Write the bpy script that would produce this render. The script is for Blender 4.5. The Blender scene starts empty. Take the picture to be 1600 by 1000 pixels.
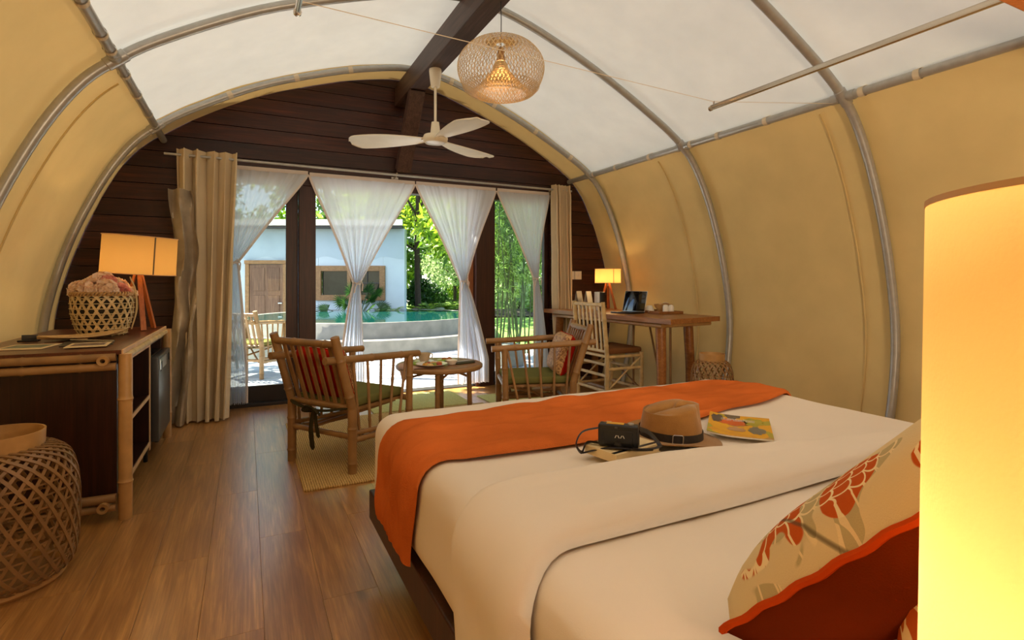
import bpy, math, random
import numpy as np
from mathutils import Vector, Matrix, noise as mnoise
R = random.Random(7)
PI = math.pi
SC = bpy.context.scene
COL = SC.collection

# ------------------------------------------------------------------ camera
cam_d = bpy.data.cameras.new('camera')
cam_d.sensor_width = 36.0
cam_d.lens = 36.0 * 846.0 / 1600.0
cam_d.shift_y = -60.0 / 1600.0
cam_d.clip_start = 0.02
cam = bpy.data.objects.new('camera', cam_d)
COL.objects.link(cam)
cam.location = (0, 0, 1.15)
cam.rotation_euler = (math.radians(90), 0, math.radians(-26.1))
SC.camera = cam

# ------------------------------------------------------------------ sky, sun, exposure
w = bpy.data.worlds.new('sky'); SC.world = w; w.use_nodes = True
wn = w.node_tree
sky = wn.nodes.new('ShaderNodeTexSky')
try:
    sky.sky_type = 'NISHITA'
    sky.sun_disc = False
    sky.sun_elevation = math.radians(58)
    sky.sun_rotation = math.radians(-150)
except Exception:
    pass
bg = wn.nodes['Background']
wn.links.new(sky.outputs[0], bg.inputs[0])
bg.inputs[1].default_value = 0.32

def lamp(name, kind, loc, energy, col, size=0.03, parent=None):
    d = bpy.data.lights.new(name, kind); d.energy = energy; d.color = col
    if kind == 'POINT': d.shadow_soft_size = size
    o = bpy.data.objects.new(name, d); COL.objects.link(o); o.location = loc
    if parent: o.parent = parent
    return o
sun = lamp('sun', 'SUN', (6, 14, 20), 17.0, (1.0, 0.93, 0.82))
sun.data.angle = math.radians(0.6)
sun.rotation_euler = Vector((-0.36, 0.36, 0.86)).to_track_quat('Z', 'Y').to_euler()

SC.view_settings.view_transform = 'Standard'
SC.view_settings.look = 'None'
SC.view_settings.gamma = 1.0
SC.view_settings.use_curve_mapping = False
SC.view_settings.exposure = 0.75
SC.cycles.sample_clamp_indirect = 6.0

# ------------------------------------------------------------------ helpers
def srgb(r, g, b):
    f = lambda v: (v / 255 / 12.92) if v / 255 <= 0.04045 else ((v / 255 + 0.055) / 1.055) ** 2.4
    return (f(r), f(g), f(b))

class MB:
    def __init__(s): s.v = []; s.f = []
    def add(s, vs, fs):
        o = len(s.v); s.v += [tuple(p) for p in vs]; s.f += [tuple(i + o for i in f) for f in fs]; return s
    def box(s, c, d, rot=None):
        x, y, z = d[0] / 2, d[1] / 2, d[2] / 2
        vs = [Vector(p) for p in ((-x,-y,-z),(x,-y,-z),(x,y,-z),(-x,y,-z),(-x,-y,z),(x,-y,z),(x,y,z),(-x,y,z))]
        if rot is not None: vs = [rot @ p for p in vs]
        return s.add([p + Vector(c) for p in vs], [(0,3,2,1),(4,5,6,7),(0,1,5,4),(1,2,6,5),(2,3,7,6),(3,0,4,7)])
    def rbox(s, c, d, r=0.01, n=3, rot=None, sub=(0,0,0)):
        h = [d[i] / 2 for i in range(3)]; r = min(r, min(h) * 0.999)
        ax = []
        for i in range(3):
            a = [-h[i] + r * (1 - math.cos(PI / 2 * k / n)) for k in range(n)] + [-h[i] + r]
            m = sub[i] + 1
            mid = [(-h[i] + r) + (2 * h[i] - 2 * r) * k / m for k in range(1, m)]
            ax.append(a + mid + [-q for q in reversed(a)])
        idx = {}; vs = []; fs = []
        inner = [h[i] - r for i in range(3)]
        def vid(p):
            k = tuple(round(q, 7) for q in p)
            if k not in idx:
                q = [max(-inner[i], min(inner[i], p[i])) for i in range(3)]
                dv = Vector([p[i] - q[i] for i in range(3)])
                if dv.length > 1e-9: dv = dv.normalized() * r
                o = Vector(q) + dv
                if rot is not None: o = rot @ o
                idx[k] = len(vs); vs.append(o + Vector(c))
            return idx[k]
        for a in range(3):
            b, e = (a + 1) % 3, (a + 2) % 3
            for sg in (-1, 1):
                for i in range(len(ax[b]) - 1):
                    for j in range(len(ax[e]) - 1):
                        q = []
                        for (ii, jj) in ((i, j), (i + 1, j), (i + 1, j + 1), (i, j + 1)):
                            p = [0, 0, 0]; p[a] = sg * h[a]; p[b] = ax[b][ii]; p[e] = ax[e][jj]; q.append(vid(p))
                        if len(set(q)) < 3: continue
                        fs.append(q if sg > 0 else q[::-1])
        return s.add(vs, fs)
    def tube(s, pts, r, n=8, cap=True, flat=1.0, up=None):
        pts = [Vector(p) for p in pts]; m = len(pts)
        rr = r if isinstance(r, (list, tuple)) else [r] * m
        vs = []; fs = []; ref = None
        for i, p in enumerate(pts):
            t = (pts[min(i + 1, m - 1)] - pts[max(i - 1, 0)])
            t = t.normalized() if t.length > 1e-9 else Vector((0, 0, 1))
            if ref is None:
                g = Vector(up) if up else (Vector((0, 0, 1)) if abs(t.z) < 0.9 else Vector((1, 0, 0)))
                ref = (g - t * g.dot(t)).normalized()
            else:
                q = ref - t * ref.dot(t); ref = q.normalized() if q.length > 1e-6 else ref
            b = t.cross(ref)
            for k in range(n):
                a = 2 * PI * (k + .5) / n
                vs.append(p + (ref * math.cos(a) * flat + b * math.sin(a)) * rr[i])
        for i in range(m - 1):
            for k in range(n):
                fs.append((i * n + k, i * n + (k + 1) % n, (i + 1) * n + (k + 1) % n, (i + 1) * n + k))
        if cap:
            fs.append(tuple(reversed(range(n)))); fs.append(tuple(range((m - 1) * n, m * n)))
        return s.add(vs, fs)
    def bamboo(s, p0, p1, r, nodes=3, n=10, taper=1.0, phase=0.35):
        p0, p1 = Vector(p0), Vector(p1); pts = []; rr = []
        ts = [0.0]
        for k in range(nodes):
            t = (k + phase) / nodes
            e = 0.011 / max((p1 - p0).length, 1e-4)
            for d in (-1.6 * e, -e * .6, 0, e * .6, 1.6 * e):
                if 0 < t + d < 1: ts.append(t + d)
        ts.append(1.0); ts = sorted(ts)
        for t in ts:
            pts.append(p0.lerp(p1, t)); q = 1.0
            for k in range(nodes):
                dd = (t - (k + phase) / nodes) * (p1 - p0).length
                q += 0.16 * math.exp(-(dd / 0.006) ** 2)
            rr.append(r * q * (1 + (taper - 1) * t))
        return s.tube(pts, rr, n)
    def lathe(s, prof, n=24, c=(0, 0, 0), closed=False, sx=1.0, sy=1.0):
        vs = []; fs = []; m = len(prof)
        for (r, z) in prof:
            for k in range(n):
                a = 2 * PI * k / n
                vs.append((c[0] + max(r, 1e-5) * math.cos(a) * sx, c[1] + max(r, 1e-5) * math.sin(a) * sy, c[2] + z))
        for i in range(m - 1 if not closed else m):
            j = (i + 1) % m
            for k in range(n):
                fs.append((i * n + k, i * n + (k + 1) % n, j * n + (k + 1) % n, j * n + k))
        return s.add(vs, fs)
    def prism(s, poly, z0, z1, M=None):
        n = len(poly)
        vs = [Vector((x, y, z0)) for x, y in poly] + [Vector((x, y, z1)) for x, y in poly]
        if M is not None: vs = [M @ p for p in vs]
        fs = [tuple(reversed(range(n))), tuple(range(n, 2 * n))] + [(i, (i + 1) % n, n + (i + 1) % n, n + i) for i in range(n)]
        return s.add(vs, fs)
    def grid(s, fn, nu, nv):
        vs = [fn(i / nu, j / nv) for j in range(nv + 1) for i in range(nu + 1)]
        fs = [(j * (nu + 1) + i, j * (nu + 1) + i + 1, (j + 1) * (nu + 1) + i + 1, (j + 1) * (nu + 1) + i) for j in range(nv) for i in range(nu)]
        return s.add(vs, fs)
    def mesh(s, name, mat, smooth=True, angle=0.7):
        me = bpy.data.meshes.new(name); me.from_pydata(s.v, [], s.f); me.update()
        if mat is not None: me.materials.append(mat)
        if smooth:
            me.polygons.foreach_set('use_smooth', [True] * len(me.polygons))
            try: me.set_sharp_from_angle(angle=angle)
            except Exception: pass
        return me
    def build(s, name, mat, parent=None, smooth=True, angle=0.7, kind=None, label=None):
        o = bpy.data.objects.new(name, s.mesh(name, mat, smooth, angle)); COL.objects.link(o)
        if parent is not None: o.parent = parent
        if kind: o['kind'] = kind
        if label: o['label'] = label
        return o

def tag(o, label=None, cat=None, group=None, kind=None):
    if label: o['label'] = label
    if cat: o['category'] = cat
    if group: o['group'] = group
    if kind: o['kind'] = kind
    return o
def thing(name, label, cat, loc=(0, 0, 0), rz=0.0, group=None, rot=None):
    o = bpy.data.objects.new(name, None); COL.objects.link(o)
    o.empty_display_size = 0.1
    o.location = loc; o.rotation_euler = rot if rot else (0, 0, rz)
    return tag(o, label, cat, group)
def dup(root, loc, rz, label, group=None, name=None):
    r = root.copy(); COL.objects.link(r); r.location = loc; r.rotation_euler = (0, 0, rz); r['label'] = label
    if group: r['group'] = group
    for ch in list(root.children):
        c = ch.copy(); COL.objects.link(c); c.parent = r
        for g in ch.children:
            d = g.copy(); COL.objects.link(d); d.parent = c
    return r
def rotz(a): return Matrix.Rotation(a, 3, 'Z')
def cat_rom(P, per=6):
    out = []
    for i in range(len(P) - 1):
        a, b, c, d = P[max(i - 1, 0)], P[i], P[i + 1], P[min(i + 2, len(P) - 1)]
        for k in range(per):
            t = k / per
            out.append(tuple(0.5 * (2 * b[q] + (c[q] - a[q]) * t + (2 * a[q] - 5 * b[q] + 4 * c[q] - d[q]) * t * t + (-a[q] + 3 * b[q] - 3 * c[q] + d[q]) * t ** 3) for q in range(len(b))))
    out.append(tuple(P[-1])); return out

# ------------------------------------------------------------------ materials
def new_mat(name):
    m = bpy.data.materials.new(name); m.use_nodes = True
    nt = m.node_tree
    return m, nt, nt.nodes['Principled BSDF'], nt.nodes['Material Output']
def N(nt, t, **kw):
    n = nt.nodes.new(t)
    for k, v in kw.items(): setattr(n, k, v)
    return n
def coords(nt, scale, rnd=True, world=True):
    g = N(nt, 'ShaderNodeNewGeometry') if world else N(nt, 'ShaderNodeTexCoord')
    src = g.outputs['Position'] if world else g.outputs['Object']
    if rnd:
        oi = N(nt, 'ShaderNodeObjectInfo')
        mu = N(nt, 'ShaderNodeVectorMath', operation='MULTIPLY_ADD')
        cmb = N(nt, 'ShaderNodeCombineXYZ')
        for i in range(3): nt.links.new(oi.outputs['Random'], cmb.inputs[i])
        nt.links.new(cmb.outputs[0], mu.inputs[0]); mu.inputs[1].default_value = (17.3, 9.1, 23.7)
        nt.links.new(src, mu.inputs[2]); src = mu.outputs[0]
    mp = N(nt, 'ShaderNodeMapping'); mp.inputs['Scale'].default_value = scale
    nt.links.new(src, mp.inputs['Vector'])
    return mp.outputs[0]
def mixcol(nt, fac, a, b, blend='MIX'):
    n = N(nt, 'ShaderNodeMix', data_type='RGBA', blend_type=blend)
    for sock, val in ((n.inputs[0], fac), (n.inputs[6], a), (n.inputs[7], b)):
        if hasattr(val, 'default_value') or hasattr(val, 'is_linked'): nt.links.new(val, sock)
        elif isinstance(val, (int, float)): sock.default_value = val
        else: sock.default_value = (*val[:3], 1)
    return n.outputs[2]
def ramp(nt, fac, stops):
    r = N(nt, 'ShaderNodeValToRGB'); nt.links.new(fac, r.inputs[0])
    e = r.color_ramp.elements
    while len(e) < len(stops): e.new(0.5)
    for q, (p, c) in zip(e, stops): q.position = p; q.color = (*c, 1) if len(c) == 3 else c
    return r.outputs[0]
def bump(nt, b, h, strength, dist=0.01):
    n = N(nt, 'ShaderNodeBump'); n.inputs['Strength'].default_value = strength; n.inputs['Distance'].default_value = dist
    nt.links.new(h, n.inputs['Height']); nt.links.new(n.outputs[0], b.inputs['Normal']); return n
def noise(nt, vec, scale, detail=3, rough=.5, dist=0):
    n = N(nt, 'ShaderNodeTexNoise'); n.inputs['Scale'].default_value = scale; n.inputs['Detail'].default_value = detail
    n.inputs['Roughness'].default_value = rough; n.inputs['Distortion'].default_value = dist
    nt.links.new(vec, n.inputs['Vector']); return n.outputs[0]
def plain(name, col, rough=.5, var=.12, scale=12, stretch=(1, 1, 1), bmp=0.0, bscale=80, metal=0, spec=.5, rnd=0.0, sheen=0, coat=0):
    m, nt, b, out = new_mat(name)
    v = coords(nt, stretch)
    f = noise(nt, v, scale, 4)
    c = ramp(nt, f, [(.3, tuple(q * (1 - var) for q in col)), (.7, tuple(min(1, q * (1 + var)) for q in col))])
    if rnd:
        oi = N(nt, 'ShaderNodeObjectInfo')
        mr = N(nt, 'ShaderNodeMapRange'); nt.links.new(oi.outputs['Random'], mr.inputs[0])
        mr.inputs[3].default_value = 1 - rnd; mr.inputs[4].default_value = 1 + rnd
        vm = N(nt, 'ShaderNodeVectorMath', operation='SCALE'); nt.links.new(c, vm.inputs[0]); nt.links.new(mr.outputs[0], vm.inputs['Scale']); c = vm.outputs[0]
    nt.links.new(c, b.inputs['Base Color'])
    b.inputs['Roughness'].default_value = rough; b.inputs['Metallic'].default_value = metal
    b.inputs['Specular IOR Level'].default_value = spec
    if sheen: b.inputs['Sheen Weight'].default_value = sheen
    if coat: b.inputs['Coat Weight'].default_value = coat
    if bmp: bump(nt, b, noise(nt, v, bscale, 3), bmp)
    return m
def wood(name, c1, c2, rough=.4, axis=1, fine=60, bmp=.1, rnd=.15, spec=.4, stretch=18, knots=False):
    m, nt, b, out = new_mat(name)
    st = [stretch] * 3; st[axis] = 1.2
    v = coords(nt, tuple(st))
    f = noise(nt, v, 1.6, 5, .6, .6)
    st2 = [fine] * 3; st2[axis] = 2.0
    f2 = noise(nt, coords(nt, tuple(st2)), 2.0, 3, .6)
    c = ramp(nt, f, [(.3, c1), (.55, tuple((p + q) / 2 for p, q in zip(c1, c2))), (.75, c2)])
    c = mixcol(nt, ramp(nt, f2, [(.35, (.0, .0, .0)), (.65, (.55, .55, .55))]), c, tuple(q * .62 for q in c1))
    if knots:
        kv = [3.2] * 3; kv[axis] = 1.1
        vo = N(nt, 'ShaderNodeTexVoronoi'); nt.links.new(coords(nt, tuple(kv)), vo.inputs['Vector']); vo.inputs['Scale'].default_value = 1.4
        c = mixcol(nt, ramp(nt, vo.outputs['Distance'], [(.04, (.75,) * 3), (.13, (0, 0, 0))]), c, tuple(q * .35 for q in c1))
    if rnd:
        oi = N(nt, 'ShaderNodeObjectInfo')
        mr = N(nt, 'ShaderNodeMapRange'); nt.links.new(oi.outputs['Random'], mr.inputs[0])
        mr.inputs[3].default_value = 1 - rnd; mr.inputs[4].default_value = 1 + rnd
        vm = N(nt, 'ShaderNodeVectorMath', operation='SCALE'); nt.links.new(c, vm.inputs[0]); nt.links.new(mr.outputs[0], vm.inputs['Scale']); c = vm.outputs[0]
    nt.links.new(c, b.inputs['Base Color']); b.inputs['Roughness'].default_value = rough
    b.inputs['Specular IOR Level'].default_value = spec
    if bmp: bump(nt, b, f2, bmp, .004)
    return m
def cloth(name, col, trans=.3, tcol=None, transp=0.0, bmp=.15, var=.06, weave=900, rough=.9, wr=0.0):
    m, nt, b, out = new_mat(name)
    nt.nodes.remove(b)
    v = coords(nt, (1, 1, 1), rnd=False)
    f = noise(nt, v, 3.0, 4)
    c = ramp(nt, f, [(.3, tuple(q * (1 - var) for q in col)), (.7, tuple(min(1, q * (1 + var)) for q in col))])
    d = N(nt, 'ShaderNodeBsdfDiffuse'); nt.links.new(c, d.inputs['Color'])
    t = N(nt, 'ShaderNodeBsdfTranslucent'); t.inputs['Color'].default_value = (*(tcol or col), 1)
    mx = N(nt, 'ShaderNodeMixShader'); mx.inputs[0].default_value = trans
    nt.links.new(d.outputs[0], mx.inputs[1]); nt.links.new(t.outputs[0], mx.inputs[2])
    res = mx.outputs[0]
    if bmp:
        h = noise(nt, v, weave, 2)
        if wr:
            h2 = noise(nt, coords(nt, (1, 1, 1), rnd=False), 5.0, 4, .55, 1.5)
            ad = N(nt, 'ShaderNodeMath', operation='MULTIPLY_ADD'); nt.links.new(h2, ad.inputs[0]); ad.inputs[1].default_value = wr; nt.links.new(h, ad.inputs[2]); h = ad.outputs[0]
        bn = N(nt, 'ShaderNodeBump'); bn.inputs['Strength'].default_value = bmp; bn.inputs['Distance'].default_value = .01
        nt.links.new(h, bn.inputs['Height']); nt.links.new(bn.outputs[0], d.inputs['Normal'])
    if transp:
        tp = N(nt, 'ShaderNodeBsdfTransparent'); m2 = N(nt, 'ShaderNodeMixShader'); m2.inputs[0].default_value = transp
        nt.links.new(res, m2.inputs[1]); nt.links.new(tp.outputs[0], m2.inputs[2]); res = m2.outputs[0]
    nt.links.new(res, out.inputs['Surface'])
    return m
def leafmat(name, c1, c2, trans=.55):
    m, nt, b, out = new_mat(name); nt.nodes.remove(b)
    g = N(nt, 'ShaderNodeNewGeometry')
    c = ramp(nt, g.outputs['Random Per Island'], [(0, c1), (1, c2)])
    d = N(nt, 'ShaderNodeBsdfPrincipled'); nt.links.new(c, d.inputs['Base Color']); d.inputs['Roughness'].default_value = .45
    t = N(nt, 'ShaderNodeBsdfTranslucent'); nt.links.new(c, t.inputs['Color'])
    mx = N(nt, 'ShaderNodeMixShader'); mx.inputs[0].default_value = trans
    nt.links.new(d.outputs[0], mx.inputs[1]); nt.links.new(t.outputs[0], mx.inputs[2]); nt.links.new(mx.outputs[0], out.inputs['Surface'])
    return m
def glass(name, tint=(.93, .97, .95), refl=1.0):
    m, nt, b, out = new_mat(name); nt.nodes.remove(b)
    fr = N(nt, 'ShaderNodeFresnel'); fr.inputs['IOR'].default_value = 1.45
    tp = N(nt, 'ShaderNodeBsdfTransparent'); tp.inputs['Color'].default_value = (*tint, 1)
    gl = N(nt, 'ShaderNodeBsdfGlossy'); gl.inputs['Roughness'].default_value = .02
    mx = N(nt, 'ShaderNodeMixShader'); nt.links.new(fr.outputs[0], mx.inputs[0]); nt.links.new(tp.outputs[0], mx.inputs[1]); nt.links.new(gl.outputs[0], mx.inputs[2])
    nt.links.new(mx.outputs[0], out.inputs['Surface']); return m
def emit(name, col, s):
    m, nt, b, out = new_mat(name)
    b.inputs['Base Color'].default_value = (*col, 1); b.inputs['Emission Color'].default_value = (*col, 1); b.inputs['Emission Strength'].default_value = s
    return m

M = {}
M['floor'] = wood('oak_laminate', srgb(152, 100, 46), srgb(218, 162, 92), rough=.36, axis=1, rnd=.08, spec=.75, stretch=14, fine=70, knots=True, bmp=.06)
_p = M['floor'].node_tree.nodes['Principled BSDF']; _p.inputs['Coat Weight'].default_value = .8; _p.inputs['Coat Roughness'].default_value = .28
M['subfloor'] = plain('subfloor', srgb(92, 58, 28), .7)
M['darkwood'] = wood('dark_wall_plank', srgb(46, 22, 13), srgb(92, 46, 27), rough=.42, axis=0, rnd=.28, fine=50)
M['beam'] = wood('dark_beam', srgb(62, 42, 34), srgb(104, 76, 64), rough=.5, axis=1, rnd=.05)
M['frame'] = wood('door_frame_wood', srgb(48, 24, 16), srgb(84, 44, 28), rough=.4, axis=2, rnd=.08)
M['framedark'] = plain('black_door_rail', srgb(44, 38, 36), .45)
M['stile'] = wood('lit_stile', srgb(130, 72, 36), srgb(176, 108, 62), rough=.4, axis=2)  # frame wood made lighter, the lit edge is put into its colour
M['cream'] = cloth('cream_canvas', srgb(236, 236, 228), trans=.054, tcol=srgb(244, 242, 230), bmp=.5, wr=1.8)
M['tan'] = cloth('tan_canvas', srgb(222, 194, 134), trans=.038, tcol=srgb(222, 184, 116), bmp=.25, wr=.5)
M['strap'] = cloth('strap_webbing', srgb(222, 206, 178), trans=.05)
M['pipe'] = plain('galvanised_pipe', srgb(176, 174, 168), .34, var=.08, metal=.35, scale=25)
M['chrome'] = plain('chrome_rail', srgb(190, 180, 165), .22, var=.03, metal=.95)
M['bamboo'] = plain('bamboo', srgb(184, 140, 84), .42, var=.2, scale=9, rnd=.12, bmp=.05, bscale=40)
M['bamboodk'] = plain('bamboo_brown', srgb(150, 112, 68), .42, var=.22, scale=9, rnd=.12)
M['bamboopale'] = plain('bamboo_pale', srgb(206, 176, 122), .45, var=.22, scale=14, rnd=.08)
M['cabinet'] = wood('cabinet_wood', srgb(36, 15, 8), srgb(66, 30, 15), rough=.35, axis=2, rnd=.05)
M['cabtop'] = wood('cabinet_top', srgb(78, 36, 18), srgb(120, 64, 34), rough=.3, axis=1, rnd=.05)
M['edge'] = plain('pale_edge', srgb(214, 170, 122), .5)
M['desk'] = wood('desk_wood', srgb(138, 86, 42), srgb(186, 126, 68), rough=.32, axis=1, rnd=.1)
M['orangewood'] = wood('orange_wood', srgb(178, 94, 40), srgb(206, 122, 58), rough=.4, axis=2, rnd=.05)
M['black'] = plain('black_plastic', srgb(22, 21, 22), .35, var=.1)
M['blackgloss'] = plain('black_glass', srgb(8, 8, 10), .06, var=.1, spec=.8)
M['grey'] = plain('dark_grey_panel', srgb(66, 64, 62), .35, var=.05)
M['steel'] = plain('steel', srgb(190, 190, 190), .3, metal=.9, var=.03)
M['silver'] = plain('silver_card', srgb(188, 188, 180), .4, metal=.2, var=.04)
M['white'] = plain('white_ceramic', srgb(236, 230, 220), .25, var=.03)
M['fanwhite'] = plain('fan_enamel', srgb(238, 226, 200), .35, var=.03)
M['olive'] = cloth('olive_cushion', srgb(116, 114, 66), trans=0, bmp=.3, weave=500)
M['olivedk'] = cloth('olive_tie', srgb(62, 56, 36), trans=0)
M['seamgrey'] = plain('seam_grey', srgb(112, 98, 76), .8)
M['brownc'] = cloth('brown_cushion', srgb(126, 84, 50), trans=0, bmp=.3)
M['red'] = cloth('red_cushion', srgb(178, 38, 24), trans=0, bmp=.3)
M['sheer'] = cloth('sheer_white', srgb(240, 244, 252), trans=.36, tcol=srgb(246, 250, 254), transp=.12, bmp=.0, var=.02)
M['hem'] = cloth('sheer_hem', srgb(240, 230, 222), trans=.3, transp=.02, bmp=0, var=.02)
M['beige'] = cloth('beige_drape', srgb(226, 206, 170), trans=.15, tcol=srgb(220, 190, 140), bmp=.2, weave=600, wr=.6)
M['lining'] = plain('silver_lining', srgb(168, 154, 132), .42, var=.12, bmp=.25, bscale=18, metal=.25)
M['sheet'] = cloth('white_sheet', srgb(236, 222, 204), trans=0, bmp=.12, weave=700, wr=.9, var=.02)
M['rust'] = cloth('rust_velvet', srgb(208, 108, 50), trans=0, bmp=.3, weave=250, wr=.8, var=.16)
M['rustdk'] = cloth('rust_cushion_back', srgb(104, 40, 14), trans=0, bmp=.2, weave=500, var=.1)
M['piping'] = cloth('rust_piping', srgb(196, 74, 26), trans=0)
M['felt'] = plain('hat_felt', srgb(158, 112, 58), .95, var=.1, scale=30, bmp=.2, bscale=300, spec=.1, sheen=.3)
M['leather'] = plain('black_leather', srgb(30, 22, 20), .45, bmp=.1)
M['paper'] = plain('paper', srgb(226, 200, 150), .7, var=.04)
M['paperw'] = plain('paper_white', srgb(234, 226, 208), .7, var=.03)
M['concrete'] = plain('pool_concrete', srgb(126, 124, 112), .6, var=.22, scale=5, bmp=.15)
M['terr'] = plain('terrace_tile', srgb(176, 178, 178), .6, var=.08, scale=6, rnd=.05)
M['plaster'] = plain('blue_white_plaster', srgb(180, 192, 196), .8, var=.04, scale=3)
M['plasterd'] = plain('blue_plaster_band', srgb(164, 178, 184), .8, var=.04, scale=3)
M['olddoor'] = wood('weathered_door', srgb(96, 66, 46), srgb(142, 108, 80), rough=.6, axis=2)
M['oldframe'] = wood('weathered_frame', srgb(132, 96, 58), srgb(170, 130, 84), rough=.6, axis=0)
M['glass'] = glass('pane_glass')
M['darkglass'] = plain('window_glass', srgb(34, 40, 32), .08, var=.5, scale=3, spec=.3)
M['trunk'] = plain('bark', srgb(56, 44, 34), .9, var=.3, scale=14)
M['lawn'] = plain('lawn', srgb(120, 156, 62), .95, var=.3, scale=3)
M['soil'] = plain('soil', srgb(58, 52, 38), .95, var=.3, scale=5)
M['rock'] = plain('rock', srgb(150, 160, 136), .8, var=.2, scale=6)
M['leafA'] = leafmat('leaf_bright', srgb(70, 112, 18), srgb(176, 204, 56), .5)
M['leafB'] = leafmat('leaf_mid', srgb(48, 88, 26), srgb(150, 186, 84), .45)
M['leafC'] = leafmat('leaf_dark', srgb(24, 58, 20), srgb(78, 120, 44), .35)
M['leafD'] = leafmat('leaf_pale', srgb(120, 156, 90), srgb(214, 228, 170), .45)
M['culm'] = plain('bamboo_culm', srgb(62, 78, 34), .5, var=.2)
M['bulb'] = emit('bulb_glow', (1.0, .62, .25), 4.0)
M['bulbdim'] = emit('bulb_dim', (1.0, .60, .25), 1.4)
M['petal'] = cloth('petal', srgb(255, 232, 206), trans=.38, tcol=srgb(255, 214, 170), bmp=0, var=.1)
M['petalp'] = cloth('petal_pink', srgb(244, 170, 152), trans=.35, bmp=0, var=.15)

def shade_mat(name, col, trans=.55):
    m = cloth(name, col, trans=trans, tcol=col, bmp=.25, weave=350, var=.07)
    return m
M['shadeL'] = shade_mat('lampshade_linen', srgb(214, 176, 112), .5)
M['shadeB'] = shade_mat('lampshade_parchment', srgb(252, 222, 146), .6)

def water_mat():
    m, nt, b, out = new_mat('pool_water')
    b.inputs['Base Color'].default_value = (*srgb(14, 66, 60), 1); b.inputs['Roughness'].default_value = .03
    b.inputs['IOR'].default_value = 1.33; b.inputs['Specular IOR Level'].default_value = .6
    v = coords(nt, (1, 1, 1), rnd=False)
    bump(nt, b, noise(nt, v, 5, 2), .05, .02)
    return m
M['water'] = water_mat()
def jute_mat(name, c1, c2, freq, axis=0):
    m, nt, b, out = new_mat(name)
    v = coords(nt, (1, 1, 1), rnd=False)
    wv = N(nt, 'ShaderNodeTexWave', wave_type='BANDS', bands_direction='X' if axis == 0 else 'Y'); wv.inputs['Scale'].default_value = freq; wv.inputs['Distortion'].default_value = 1.2; wv.inputs['Detail'].default_value = 2; wv.inputs['Detail Scale'].default_value = 6
    nt.links.new(v, wv.inputs['Vector'])
    n2 = noise(nt, v, 90, 3)
    c = ramp(nt, wv.outputs['Fac'], [(0, c1), (.6, c2)])
    c = mixcol(nt, .35, c, ramp(nt, n2, [(.35, tuple(q * .55 for q in c1)), (.65, c2)]))
    nt.links.new(c, b.inputs['Base Color']); b.inputs['Roughness'].default_value = .95; b.inputs['Specular IOR Level'].default_value = .1
    ad = N(nt, 'ShaderNodeMath', operation='ADD'); nt.links.new(wv.outputs['Fac'], ad.inputs[0]); nt.links.new(n2, ad.inputs[1])
    bump(nt, b, ad.outputs[0], .5, .01)
    return m
M['jute'] = jute_mat('jute_braid', srgb(150, 112, 62), srgb(222, 184, 118), 24)
M['greenpanel'] = jute_mat('green_panel', srgb(172, 166, 96), srgb(214, 208, 136), 10, 1)
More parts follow.
